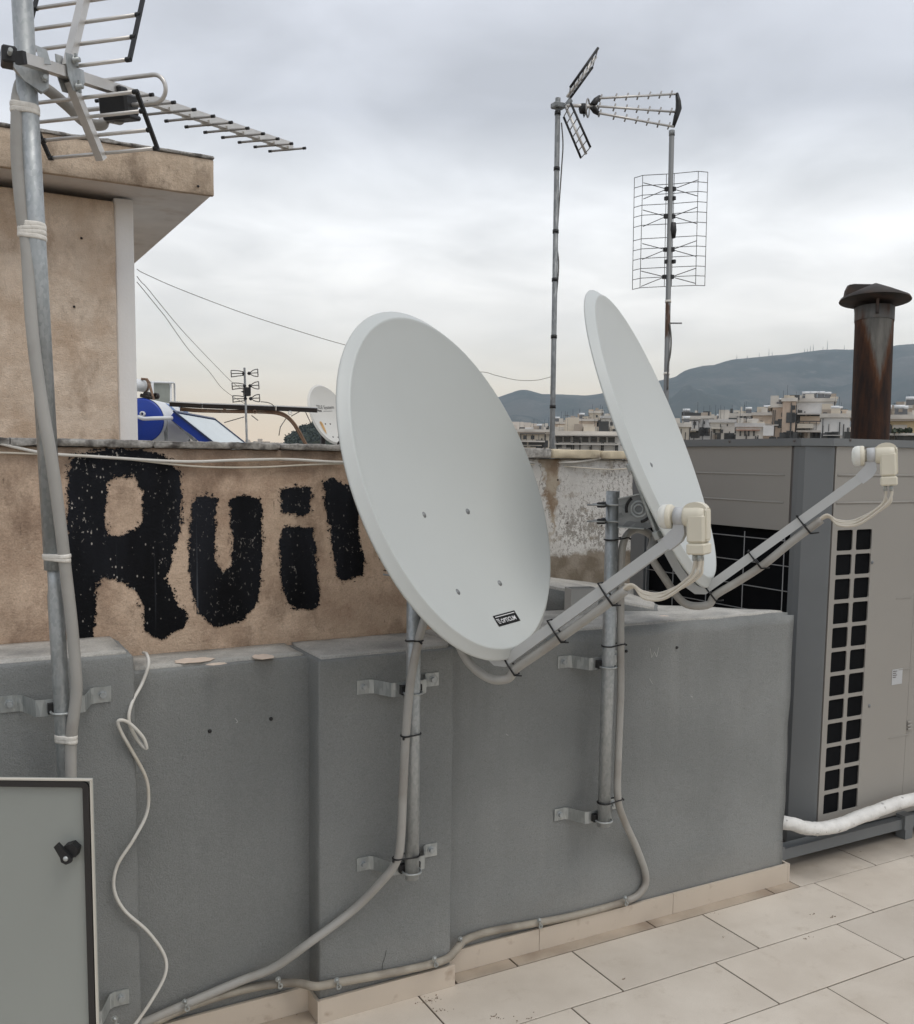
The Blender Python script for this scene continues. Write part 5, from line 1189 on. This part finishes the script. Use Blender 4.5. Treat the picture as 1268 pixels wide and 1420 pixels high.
# old dish behind the graffiti wall
DT = 16.0; CT = at(457.5, 574.5, DT); TM = dish_matrix(CT, AZ1, .3675); TM3 = TM.inverted()
od = thing('satellite_dish', 'small old white dish with a rust stain behind the graffiti wall', 'satellite dish', mtx=TM)
SC = 2.7745/DT; KS = DT/2.7745*.158
q = reflector_mesh(48)
od.matrix_world = TM; 
def tloc(px, py):
    w, v, n = [Vector(TM.col[i][:3]) for i in range(3)]; p = onP(px, py, CT-n*.05, n); return TM3 @ p
obj('reflector', q, 'dish_old', od, True)
a = tloc(440.2, 566); b = tloc(463.8, 566.5); wd = (b-a).length; an = math.atan2(b.y-a.y, b.x-a.x)
obj('lettering', conform_text('TELE System', a.x, a.y, wd, an, .0, .004), 'print_dark', od, True)
a2 = tloc(442, 569.8); obj('lettering', conform_text('shoot', a2.x, a2.y, wd*.27, an, .006, .004), 'print_dark', od, True)
c2_ = tloc(456.5, 569.2); obj('rule_line', conform_patch(c2_.x, c2_.y, wd*.5, .006, an, .004), 'print_dark', od, True)
st_ = [tloc(x, y) for x, y in ((443, 585), (446, 583.5), (449, 587), (452, 597), (452, 603), (448, 597), (445, 590))]
obj('rust_stain', MB().add([(p.x, p.y, surf(p.x, p.y)+.004) for p in st_], [tuple(range(len(st_)))]), 'rust_stain', od, True)
for (x, y) in ((453, 587), (460, 587), (461, 606.5), (468, 607)):
    p = tloc(x, y); obj('bolt', MB().lathe([(.014, -.001), (.012, .006), (.0001, .008)], (p.x, p.y, surf(p.x, p.y)), (0, 0, 1), 10), 'darkbar', od, True)
obj('feed_arm', MB().bar((.0, -.52, -.05), (0, -.40, .35), .03, .04, (1, 0, 0)), 'darkbar', od, True)
pf = at(448, 600, DT+.15); obj('pole', MB().tube([pf, Vector((pf.x, pf.y, -.05))], .045, 10), 'darkbar', od)

# ================================================================== far town, hills, mountain
FH = Vector((F.x, F.y, 0)).normalized(); RH = Vector((R.x, R.y, 0)).normalized()
obj('town_ground', MB().box((-4250, -3050, ZG-.5), (4250, 5350, ZG), Matrix((RH, FH, Vector((0, 0, 1)))).transposed().to_4x4()), mat('town_ground', (.20, .19, .175), .95, var=.3, vscale=.02), kind='structure')
PAL = {k: mat(k, c, .85, var=.10, vscale=.35, col2=tuple(v*.8 for v in c), c2scale=.6, c2lo=.5, c2hi=.7) for k, c in dict(white_stucco=(.66, .65, .63), cream_stucco=(.58, .52, .43), pale_grey_stucco=(.56, .55, .53), beige_stucco=(.58, .48, .38), tan_stucco=(.52, .41, .32), warm_white_stucco=(.60, .565, .51), yellow_stucco=(.68, .55, .35)).items()}
M['win'] = mat('dark_window_glass', (.045, .05, .055), .2, var=.2, vscale=1)
M['shade'] = mat('roller_shutter', (.35, .30, .25), .7, var=.1, vscale=1)
M['awn'] = mat('pale_awning_cloth', (.62, .58, .50), .8, var=.06, vscale=1)
M['tileroof'] = mat('terracotta_roof', (.33, .17, .115), .8, var=.15, vscale=2)
M['darkm'] = mat('dark_metal', (.06, .06, .06), .6, var=.1)
FH = Vector((F.x, F.y, 0)).normalized(); RH = Vector((R.x, R.y, 0)).normalized()
def bld(x0, x1, y0, D, mtl, label, rows=(), depth=11, yaw=0., clutter=(), extra=None, cols=3, winmat='win', roof=True, yb=640):
    """block seen between pixel columns x0..x1, roof at pixel row y0, distance D; rows: pixel rows of windows"""
    a = at(x0, y0, D); b = at(x1, y0, D); c = (a+b)/2; wd_ = (b-a).length; fw = Vector((c.x, c.y, 0)).normalized(); fw = Matrix.Rotation(yaw, 3, 'Z') @ fw; rt = Vector((fw.y, -fw.x, 0))
    mm = Matrix((rt, fw, Vector((0, 0, 1)))).transposed().to_4x4(); mm.translation = Vector((c.x, c.y, ZG)); hgt = c.z-ZG
    o = thing('apartment_building', label, 'building', mtx=mm)
    k = D/FPX
    def X(px): return (px-(x0+x1)/2)*k
    def Z(py): return hgt-(py-y0)*k
    w_ = obj('wall', MB().box((-wd_/2, 0, 0), (wd_/2, depth, hgt)), PAL[mtl], o, True)
    if roof: obj('parapet', MB().box((-wd_/2-.15, -.18, hgt), (wd_/2+.15, depth+.1, hgt+.35*min(1, D/80))), PAL['warm_white_stucco' if mtl != 'warm_white_stucco' else 'pale_grey_stucco'], w_, True)
    # small stuff on the facade and roof, too fine to pick apart: windows, downpipes, ledges, hatches, aerials
    rg = random.Random(int(x0*7+y0)); wpx_ = x1-x0
    qd, ql, qt, qb_ = MB(), MB(), MB(), MB()
    fl_h = 3.0/k
    for f_ in range(1, 5):
        py = y0+f_*fl_h*.62-3
        if rg.random() < .6: ql.box((-wd_/2+.05, -.12-.2*rg.random(), Z(py+2.2)-.06), (-wd_/2+wd_*rg.uniform(.5, .98), -.01, Z(py+2.2)+.06))
        for c_ in range(max(2, int(wpx_/4))):
            if rg.random() < .62:
                px = x0+(c_+.5+rg.uniform(-.2, .2))*wpx_/max(2, int(wpx_/4)); ww_, wh_ = rg.uniform(.45, .9), rg.uniform(.6, 1.1)
                (qd if rg.random() < .75 else qt).box((X(px)-ww_/2, -.05, Z(py)-wh_/2), (X(px)+ww_/2, .03, Z(py)+wh_/2))
    for c_ in range(int(wpx_/9)+1): px = rg.uniform(x0, x1); qd.box((X(px)-.04, -.09, hgt-8), (X(px)+.04, -.01, hgt-rg.uniform(0, 1)))
    for c_ in range(int(wpx_/2.6)+2):
        px = rg.uniform(x0+1, x1-1); bw_ = rg.uniform(.2, 1.1); bh_ = rg.uniform(.12, .6)*(1.9 if rg.random() < .15 else 1); yy = rg.uniform(.3, depth*.6)
        (ql, qt, qb_, qd)[rg.choice((0, 0, 1, 2, 2, 3))].box((X(px)-bw_/2, yy, hgt+.3), (X(px)+bw_/2, yy+bw_, hgt+.3+bh_))
        if rg.random() < .3: px = rg.uniform(x0, x1); qd.tube([(X(px), yy, hgt), (X(px), yy, hgt+rg.uniform(.8, 2.2))], .018*D/100, 4)
    obj('facade_openings', qd, 'win', o, True, kind='stuff'); obj('facade_ledges', ql, PAL['warm_white_stucco'], o, True, kind='stuff'); obj('roof_clutter', qt, 'shade', o, True, kind='stuff'); obj('roof_boxes', qb_, PAL['cream_stucco' if mtl != 'cream_stucco' else 'beige_stucco'], o, True, kind='stuff')
    for rr in rows:
        kind = rr[0]
        if kind == 'w':          # windows x list
            _, py, hpx, xs_, wpx = rr
            for px in xs_:
                obj('window', MB().box((X(px)-wpx*k/2, -.06, Z(py)-hpx*k/2), (X(px)+wpx*k/2, .05, Z(py)+hpx*k/2)), M[winmat], o, True)
        elif kind == 'b':        # balcony slab with rail
            _, py, xa_, xb_, dp = rr
            bo_ = obj('balcony', MB().box((X(xa_), -dp, Z(py)-.1), (X(xb_), -.002, Z(py)+.1)), PAL['warm_white_stucco'], o, True)
            q_ = MB()
            for s_ in range(5): q_.box((X(xa_)+(X(xb_)-X(xa_))*s_/4-.03, -dp, Z(py)+.1), (X(xa_)+(X(xb_)-X(xa_))*s_/4+.03, -dp+.06, Z(py)+1.0))
            q_.box((X(xa_), -dp-.01, Z(py)+.95), (X(xb_), -dp+.05, Z(py)+1.05)); obj('railing', q_, 'darkm', bo_, True)
        elif kind == 'p':        # plain panel / awning / different wall patch
            _, xa_, ya_, xb_, yb_, mt_, dp = rr
            obj('wall_panel', MB().box((X(xa_), -dp, Z(yb_)), (X(xb_), -.003, Z(ya_))), M.get(mt_) or PAL[mt_], o, True)
        elif kind == 't':        # taller roof block
            _, xa_, ya_, xb_, mt_ = rr
            obj('roof_room', MB().box((X(xa_), 1.5, hgt), (X(xb_), depth*.7, Z(ya_))), M.get(mt_) or PAL[mt_], o, True)
        elif kind == 'h':        # rooftop heater: slanted panel + tank
            _, px, s_ = rr; s_ *= .5
            q_ = MB().prism([(X(px)-s_*.6, .8, hgt+.4), (X(px)+s_*.6, .8, hgt+.4), (X(px)+s_*.6, 1.9, hgt+.4+s_*.9), (X(px)-s_*.6, 1.9, hgt+.4+s_*.9)], (0, .1, .02))
            hq = obj('solar_panel', q_, 'darkm', o, True); obj('heater_tank', MB().tube([(X(px)-s_*.7, 2.2, hgt+.5+s_), (X(px)+s_*.7, 2.2, hgt+.5+s_)], s_*.28, 10), 'tank', hq, True)
        elif kind == 'm':        # thin roof mast
            _, px, hpx = rr
            obj('roof_mast', MB().tube([(X(px), 2, hgt), (X(px), 2, hgt+hpx*k)], 0.022*D/90, 5).bar((X(px)-3*k, 2, hgt+hpx*k*.9), (X(px)+3*k, 2, hgt+hpx*k*.9), .03*D/90, .03*D/90), 'darkm', o, True)
        elif kind == 'g':        # pitched tiled roof
            _, xa_, ya_, xb_, yb_ = rr
            obj('tiled_roof', MB().prism([(X(xa_)-.2, -.6, Z(yb_)), (X(xa_)+.2, 2.2, Z(ya_)), (X(xa_)+.2, 5, Z(yb_))], (X(xb_)-X(xa_), 0, 0)), 'tileroof', o, True)
    return o
# group behind the tall mast (between the dishes)
bld(718, 762, 599, 130, 'cream_stucco', 'cream block with two balcony tiers between the central dish and tall mast', [('w', 606.5, 5, (728.5, 739), 5), ('b', 612, 722, 756, 1.2), ('w', 616, 4.5, (726, 740, 751), 5), ('p', 716, 600, 764, 602, 'shade', .5), ('t', 728, 592, 742, 'white_stucco'), ('h', 748, 1.0)])
bld(768, 860, 604, 70, 'white_stucco', 'long white penthouse floor with a continuous dark window band', [('w', 609.5, 7, (776, 787, 800, 812, 824, 836, 848), 9), ('p', 766, 603.2, 861, 604.8, 'warm_white_stucco', 1.3), ('p', 770, 615, 858, 617, 'warm_white_stucco', 1.0), ('w', 619, 4, (776, 790), 8), ('m', 790, 9)], depth=8)
bld(770, 793, 588, 150, 'beige_stucco', 'tan pink block rising just right of the tall mast', [('w', 598, 5, (775, 780, 785), 2.5), ('p', 770, 592, 792, 594, 'tan_stucco', .5), ('t', 776, 584.5, 782, 'white_stucco'), ('m', 786.5, 14), ('h', 773, 1.1)])
bld(789, 806, 582, 155, 'tan_stucco', 'narrow brown block with a white roof room near the tall mast', [('t', 788, 578.5, 800, 'white_stucco'), ('w', 593, 4, (794, 801), 3)])
bld(802, 828, 584, 140, 'beige_stucco', 'beige block with a shaded veranda below the stepped cream tower', [('w', 593, 7, (806, 813, 820), 4.5), ('p', 800, 591, 822, 592.5, 'shade', 1.0), ('h', 807, 1.2), ('m', 812, 8)])
bld(818, 836, 573, 145, 'cream_stucco', 'stepped cream tower standing highest left of the right dish', [('w', 578, 5, (828,), 2.4), ('w', 588, 5, (822, 831), 3), ('t', 819, 572, 827, 'cream_stucco'), ('m', 836, 5)])
bld(834, 866, 580, 135, 'warm_white_stucco', 'pale rounded block directly left of the edge-on dish', [('w', 588, 6, (840, 848), 2), ('w', 597, 5, (841, 850), 2.5), ('t', 843, 577, 858, 'white_stucco'), ('m', 847, 8), ('m', 836, 9)])
# group right of the edge-on dish
bld(934, 957, 592, 95, 'cream_stucco', 'cream block right against the edge-on dish', [('w', 604, 6, (940,), 4), ('t', 935, 579, 943, 'warm_white_stucco'), ('m', 941, 9), ('h', 952, 1.0)])
bld(948, 970, 581, 110, 'pale_grey_stucco', 'grey block with a slanted roof canopy and shaded balconies', [('w', 587, 4.5, (954, 964), 4), ('w', 603, 5, (958, 965), 6), ('b', 596, 949, 969, 1.2), ('p', 952, 597, 966, 599, 'awn', .8), ('h', 952, 1.2)])
bld(968, 994, 580.5, 120, 'white_stucco', 'plain white cubic block with a single slit window', [('w', 586, 4, (977.5,), 1.6), ('t', 985, 580, 993, 'white_stucco')])
bld(986, 1019, 586, 105, 'warm_white_stucco', 'low white block with small roof hatches in front of the plain cube', [('w', 589.5, 3, (1009,), 1.6), ('w', 598, 5, (992, 1002), 3), ('p', 988, 592.5, 1000, 595, 'awn', .8), ('m', 1004, 5), ('h', 998, .8)])
bld(1009, 1041, 577, 118, 'white_stucco', 'white block with three dark roof panels under the mountain', [('w', 577.5, 4, (1021.5, 1028, 1033), 3.4), ('p', 1012, 581, 1018, 586, 'cream_stucco', .4), ('m', 1019.5, 6), ('h', 1038, 1.1)])
bld(1022, 1058, 592, 90, 'warm_white_stucco', 'low house with terracotta roof and grey shutters', [('g', 1024, 591, 1056, 597), ('w', 601, 7, (1028, 1034, 1039, 1046), 2.2), ('p', 1058, 590, 1072, 604, 'white_stucco', .2)])
bld(1045, 1074, 576, 112, 'beige_stucco', 'beige block with chimneys just left of the tall tan tower', [('t', 1046, 576, 1062, 'beige_stucco'), ('m', 1050, 7), ('h', 1064, 1.2), ('m', 1066, 6), ('w', 585, 3, (1050, 1058), 2), ('p', 1046, 587.5, 1072, 590, 'warm_white_stucco', .5)])
bld(1072, 1086, 565, 100, 'tan_stucco', 'tan stair tower with a slit of dark openings', [('w', 575, 6, (1085,), 1.5), ('w', 585, 6, (1085,), 1.5), ('w', 597, 5, (1085,), 1.5), ('t', 1066, 562, 1078, 'cream_stucco'), ('h', 1081, .9)])
bld(1086.5, 1104, 556.5, 99, 'tan_stucco', 'tallest plain tan tower left of the flue', [('w', 565, 6, (1101,), 4.5)], yaw=.0)
bld(1099, 1157, 557, 101, 'white_stucco', 'large white block crowned by a crowded roof of heaters', [('w', 563, 6, (1101.5,), 6), ('w', 566, 8, (1141.5,), 3.2), ('w', 571, 5, (1112,), 5), ('t', 1106, 551, 1150, 'beige_stucco'), ('p', 1108, 573, 1140, 575, 'pale_grey_stucco', 1.0), ('p', 1112, 577, 1138, 587, 'beige_stucco', .3), ('p', 1109, 588, 1130, 594, 'awn', 1.4), ('b', 598, 1108, 1142, 1.3), ('h', 1118, 1.1), ('h', 1128, 1.1), ('h', 1138, 1.1), ('h', 1147, 1.0), ('m', 1132, 14), ('m', 1100, 8)])
bld(1141, 1178, 579, 85, 'white_stucco', 'white lift house with thin pipes immediately left of the flue', [('w', 593, 10, (1151,), .8), ('w', 592, 24, (1143,), 1.0), ('p', 1144, 603, 1168, 604, 'pale_grey_stucco', .3), ('h', 1158, 1.0), ('h', 1163, .9), ('t', 1166, 567, 1175, 'beige_stucco'), ('m', 1167, 15), ('m', 1172, 14)])
bld(1222, 1272, 581, 80, 'yellow_stucco', 'yellow house with a dark door and potted terrace shrubs right of the flue', [('w', 595, 11, (1236.5,), 5), ('p', 1240, 589, 1258, 599, 'warm_white_stucco', .1), ('p', 1220, 582, 1274, 584, 'shade', .7), ('p', 1222, 601, 1274, 604, 'warm_white_stucco', 1.2), ('h', 1230, 1.2), ('h', 1247, 1.2), ('h', 1252, 1.1)])
bld(1224, 1262, 569, 120, 'pale_grey_stucco', 'grey block with a flat white roof behind the yellow house', [('t', 1226, 560, 1237, 'white_stucco'), ('m', 1241, 12), ('m', 1260, 12), ('m', 1251, 6), ('t', 1240, 567, 1252, 'warm_white_stucco')])
bld(1258, 1300, 566, 115, 'beige_stucco', 'beige block cut by the right picture edge', [('h', 1264, 1.6), ('w', 575, 4, (1265, 1275), 3)])
SHL = ['potted shrub by the flue, left of the dark door', 'potted shrub just right of the dark door', 'left shrub of the close pair', 'right shrub of the close pair', 'potted shrub second from the right', 'rightmost and largest potted shrub']
for si_, (px, sz) in enumerate(((1229, 3.4), (1241, 3.2), (1247.5, 3.4), (1251.5, 3), (1257, 3.2), (1262.5, 3.6))):
    c = at(px, 597, 79); rr = sz/FPX*79; q = MB(); rng_ = random.Random(px)
    for i in range(60):
        d = Vector((rng_.gauss(0, 1), rng_.gauss(0, 1), rng_.gauss(0, 1))).normalized()*rr*rng_.uniform(.3, 1); a = Vector((rng_.uniform(-1, 1), rng_.uniform(-1, 1), rng_.uniform(-1, 1)))*.12; b = Vector((rng_.uniform(-1, 1), rng_.uniform(-1, 1), rng_.uniform(-1, 1)))*.12
        q.add([c+d-a, c+d+b, c+d+a, c+d-b], [(0, 1, 2, 3)])
    pl = thing('potted_shrub', SHL[si_]+' on the yellow house terrace', 'shrub', c-Vector((0, 0, rr+.2)), group='potted shrubs on the terrace')
    obj('foliage', q, mat('shrub_leaves', (.05, .065, .035), .7, var=.3, vscale=5) if 'shrub_leaves' not in bpy.data.materials else bpy.data.materials['shrub_leaves'], pl)
    obj('stem', MB().tube([c-Vector((0, 0, rr+.2)), c], .03, 5), 'darkm', pl)
# distant town carpet
rng_ = random.Random(11); q = MB(); q_w = MB()
for i in range(2600):
    px = rng_.uniform(250, 1500); D = rng_.uniform(900, 3000) if px < 700 else rng_.uniform(220, 1900)
    k = D/FPX; top = 638-(rng_.uniform(26, 50) if px < 700 else rng_.uniform(20, 46))*(1-.15*D/1900); c = at(px, top, D); w = rng_.uniform(4, 9); dpt = rng_.uniform(8, 14); an = rng_.uniform(-.5, .5)
    mm = Matrix.Translation(Vector((c.x, c.y, ZG)))@Matrix.Rotation(an, 4, 'Z'); hgt = min(max(c.z-ZG, 8), 36)
    q.box((-w, 0, 0), (w, dpt, hgt), mm)
    if rng_.random() < .6: q.box((-w*.5, 2, hgt), (w*.1, 5, hgt+2.4), mm)
    for f_ in range(3):
        for wx in (-.6, -.1, .45): q_w.box((w*wx-.7, -.08, hgt-1.2-f_*3-1.5), (w*wx+.7, .02, hgt-1.2-f_*3), mm)
m, t = blank('far_town_stucco', .85); 
c = t.mix(t.mr(t.noise(.03, 2), .4, .6), (.56, .52, .47), (.42, .36, .30)); t.color(c)
obj('far_town', q, m, kind='stuff'); obj('far_town_windows', q_w, 'win', kind='stuff')
# wooded hill at the left
def hill(name, px0, px1, step, D0_, D1_, ridge, mtl, rows, amp, fr, seed):
    cols = np.arange(px0, px1+.1, step); vs = []; fs = []; nr_ = len(rows)
    for px in cols:
        yr = np.interp(px, [r[0] for r in ridge], [r[1] for r in ridge])
        top = at(px, yr, D1_); base_ = at(px, 640, D0_); zt = top.z
        for (f, h) in rows:
            D = D0_+(D1_-D0_)*f; p = EYE+(ray(px, yr)*Vector((1, 1, 1))) if False else EYE+ray(px, 640)*D
            z = ZG+(zt-ZG)*h; n_ = noise.fractal(Vector((p.x*fr, p.y*fr, seed)), 1.0, 2.1, 6)*amp*(zt-ZG)*(1-h)*(.35 if h > 0 else 0)*2.2*min(1, h*4)
            vs.append((p.x, p.y, z+n_))
    for i in range(len(cols)-1):
        for j in range(nr_-1): a = i*nr_+j; fs.append((a, a+nr_, a+nr_+1, a+1))
    return obj(name, MB().add(vs, fs, True), mtl, kind='structure')
m, t = blank('wooded_slope', .95, spec=.1); t.color(t.mix(t.mr(t.noise(.06, 5), .4, .6), (.018, .024, .016), (.05, .055, .035)))
hill('wooded_hill', 380, 480, 2, 500, 640, [(380, 640), (400, 609), (412, 600), (424, 592), (436, 589), (450, 587), (480, 592)], m, [(0, 0), (.3, .45), (.6, .75), (.85, .93), (1, 1), (1.5, 0)], .15, .05, 3)
q = MB(); rg = random.Random(4); HR = [(395, 612), (404, 603), (412, 600), (424, 592), (436, 589), (450, 587), (480, 592)]
for i in range(420):
    px = rg.uniform(396, 480); yr = np.interp(px, [r[0] for r in HR], [r[1] for r in HR]); f = rg.random()**1.6; c = at(px, yr+f*22-1.2, 640-110*f); rr = rg.uniform(1.1, 2.6)
    for j in range(9):
        d = Vector((rg.gauss(0, 1), rg.gauss(0, 1), rg.gauss(0, .9))).normalized()*rr*rg.uniform(.3, 1); a_ = Vector((rg.uniform(-1, 1), rg.uniform(-1, 1), rg.uniform(-1, 1)))*rr*.5; b_ = Vector((rg.uniform(-1, 1), rg.uniform(-1, 1), rg.uniform(-1, 1)))*rr*.5
        q.add([c+d-a_, c+d+b_, c+d+a_, c+d-b_], [(0, 1, 2, 3)])
obj('hill_trees', q, mat('far_pine_leaves', (.030, .042, .028), .8, var=.4, vscale=.4), kind='stuff')
m, t = blank('mountain_scrub', .95, spec=.1)
c = t.mix(t.mr(t.noise(.0035, 8, None, .68), .44, .58), (.050, .058, .050), (.105, .10, .088)); c = t.mix(t.mr(t.noise(.012, 7, None, .72), .56, .66, 0, .5), c, (.22, .205, .185)); c = t.mix(t.mr(t.noise(.0022, 6, t.map((1, 1, 3)), .7), .56, .66, 0, .45), c, (.17, .16, .145)); t.color(c)
ridge = [(380, 640), (480, 606), (560, 580), (640, 566), (690, 551), (705, 546), (718, 541.5), (728, 541), (738, 543.5), (750, 547), (765, 547), (790, 548), (812, 549), (830, 546.5), (845, 543), (870, 538), (900, 531), (922, 526), (932, 524), (945, 516), (955, 512), (970, 508.5), (985, 507.5), (1000, 502.5), (1012, 499.5), (1030, 498), (1050, 496), (1070, 494), (1085, 493), (1100, 491), (1115, 489), (1130, 487), (1150, 486), (1170, 486.5), (1190, 486), (1210, 484), (1240, 480), (1268, 478), (1350, 474), (1500, 470), (1700, 500)]
rows = [(0, 0), (.08, .04), (.17, .09), (.26, .16), (.36, .26), (.46, .38), (.55, .5), (.64, .62), (.72, .72), (.8, .81), (.87, .89), (.94, .96), (1, 1), (1.06, .9), (1.2, 0)]
hill('mountain', 380, 1700, 5, 2600, 4600, ridge, m, rows, .9, .0016, 5)
TWL = ['leftmost lone radio tower', 'second radio tower from the left, a short one', 'third radio tower from the left, standing alone', 'tall radio tower between two short ones left of the centre', 'short radio mast just right of a tall one', 'first mast of the tight cluster of four', 'shortest mast of the tight cluster of four', 'third mast of the tight cluster of four', 'last and tallest mast of the tight cluster of four', 'short mast just left of the tallest tower', 'tallest radio tower of all', 'rightmost radio tower, beside the flue']
for ti_, (px, h_) in enumerate(((1022, 7), (1036.5, 5), (1053, 6.5), (1066.5, 11), (1071, 6), (1116, 6), (1120, 5), (1124, 9), (1128, 9.5), (1141.5, 6), (1147.5, 14), (1171, 8))):
    yr = np.interp(px, [r[0] for r in ridge], [r[1] for r in ridge]); a = at(px, yr+1.5, 4600); b = at(px, yr-h_, 4600)
    solo('radio_tower', MB().tube([a, Vector((a.x, a.y, a.z+(b.z-a.z)*.5)), Vector((a.x, a.y, b.z))], [1.6, 1.2, .5], 5), 'darkm', TWL[ti_]+' on the mountain ridge', 'tower', 'radio towers on the ridge')

# ================================================================== haze
m = bpy.data.materials.new('haze_air'); m.use_nodes = True; t_ = m.node_tree; t_.nodes.clear()
o_ = t_.nodes.new('ShaderNodeOutputMaterial'); v_ = t_.nodes.new('ShaderNodeVolumePrincipled'); v_.inputs['Color'].default_value = (.70, .86, 1.0, 1); v_.inputs['Density'].default_value = 1.2e-4; v_.inputs['Anisotropy'].default_value = .2
t_.links.new(v_.outputs[0], o_.inputs['Volume'])
hq = Matrix((RH, FH, Vector((0, 0, 1)))).transposed().to_4x4()
obj('haze', MB().box((-4300, -3100, ZG-1), (4300, 5400, 650), hq), m, kind='stuff')
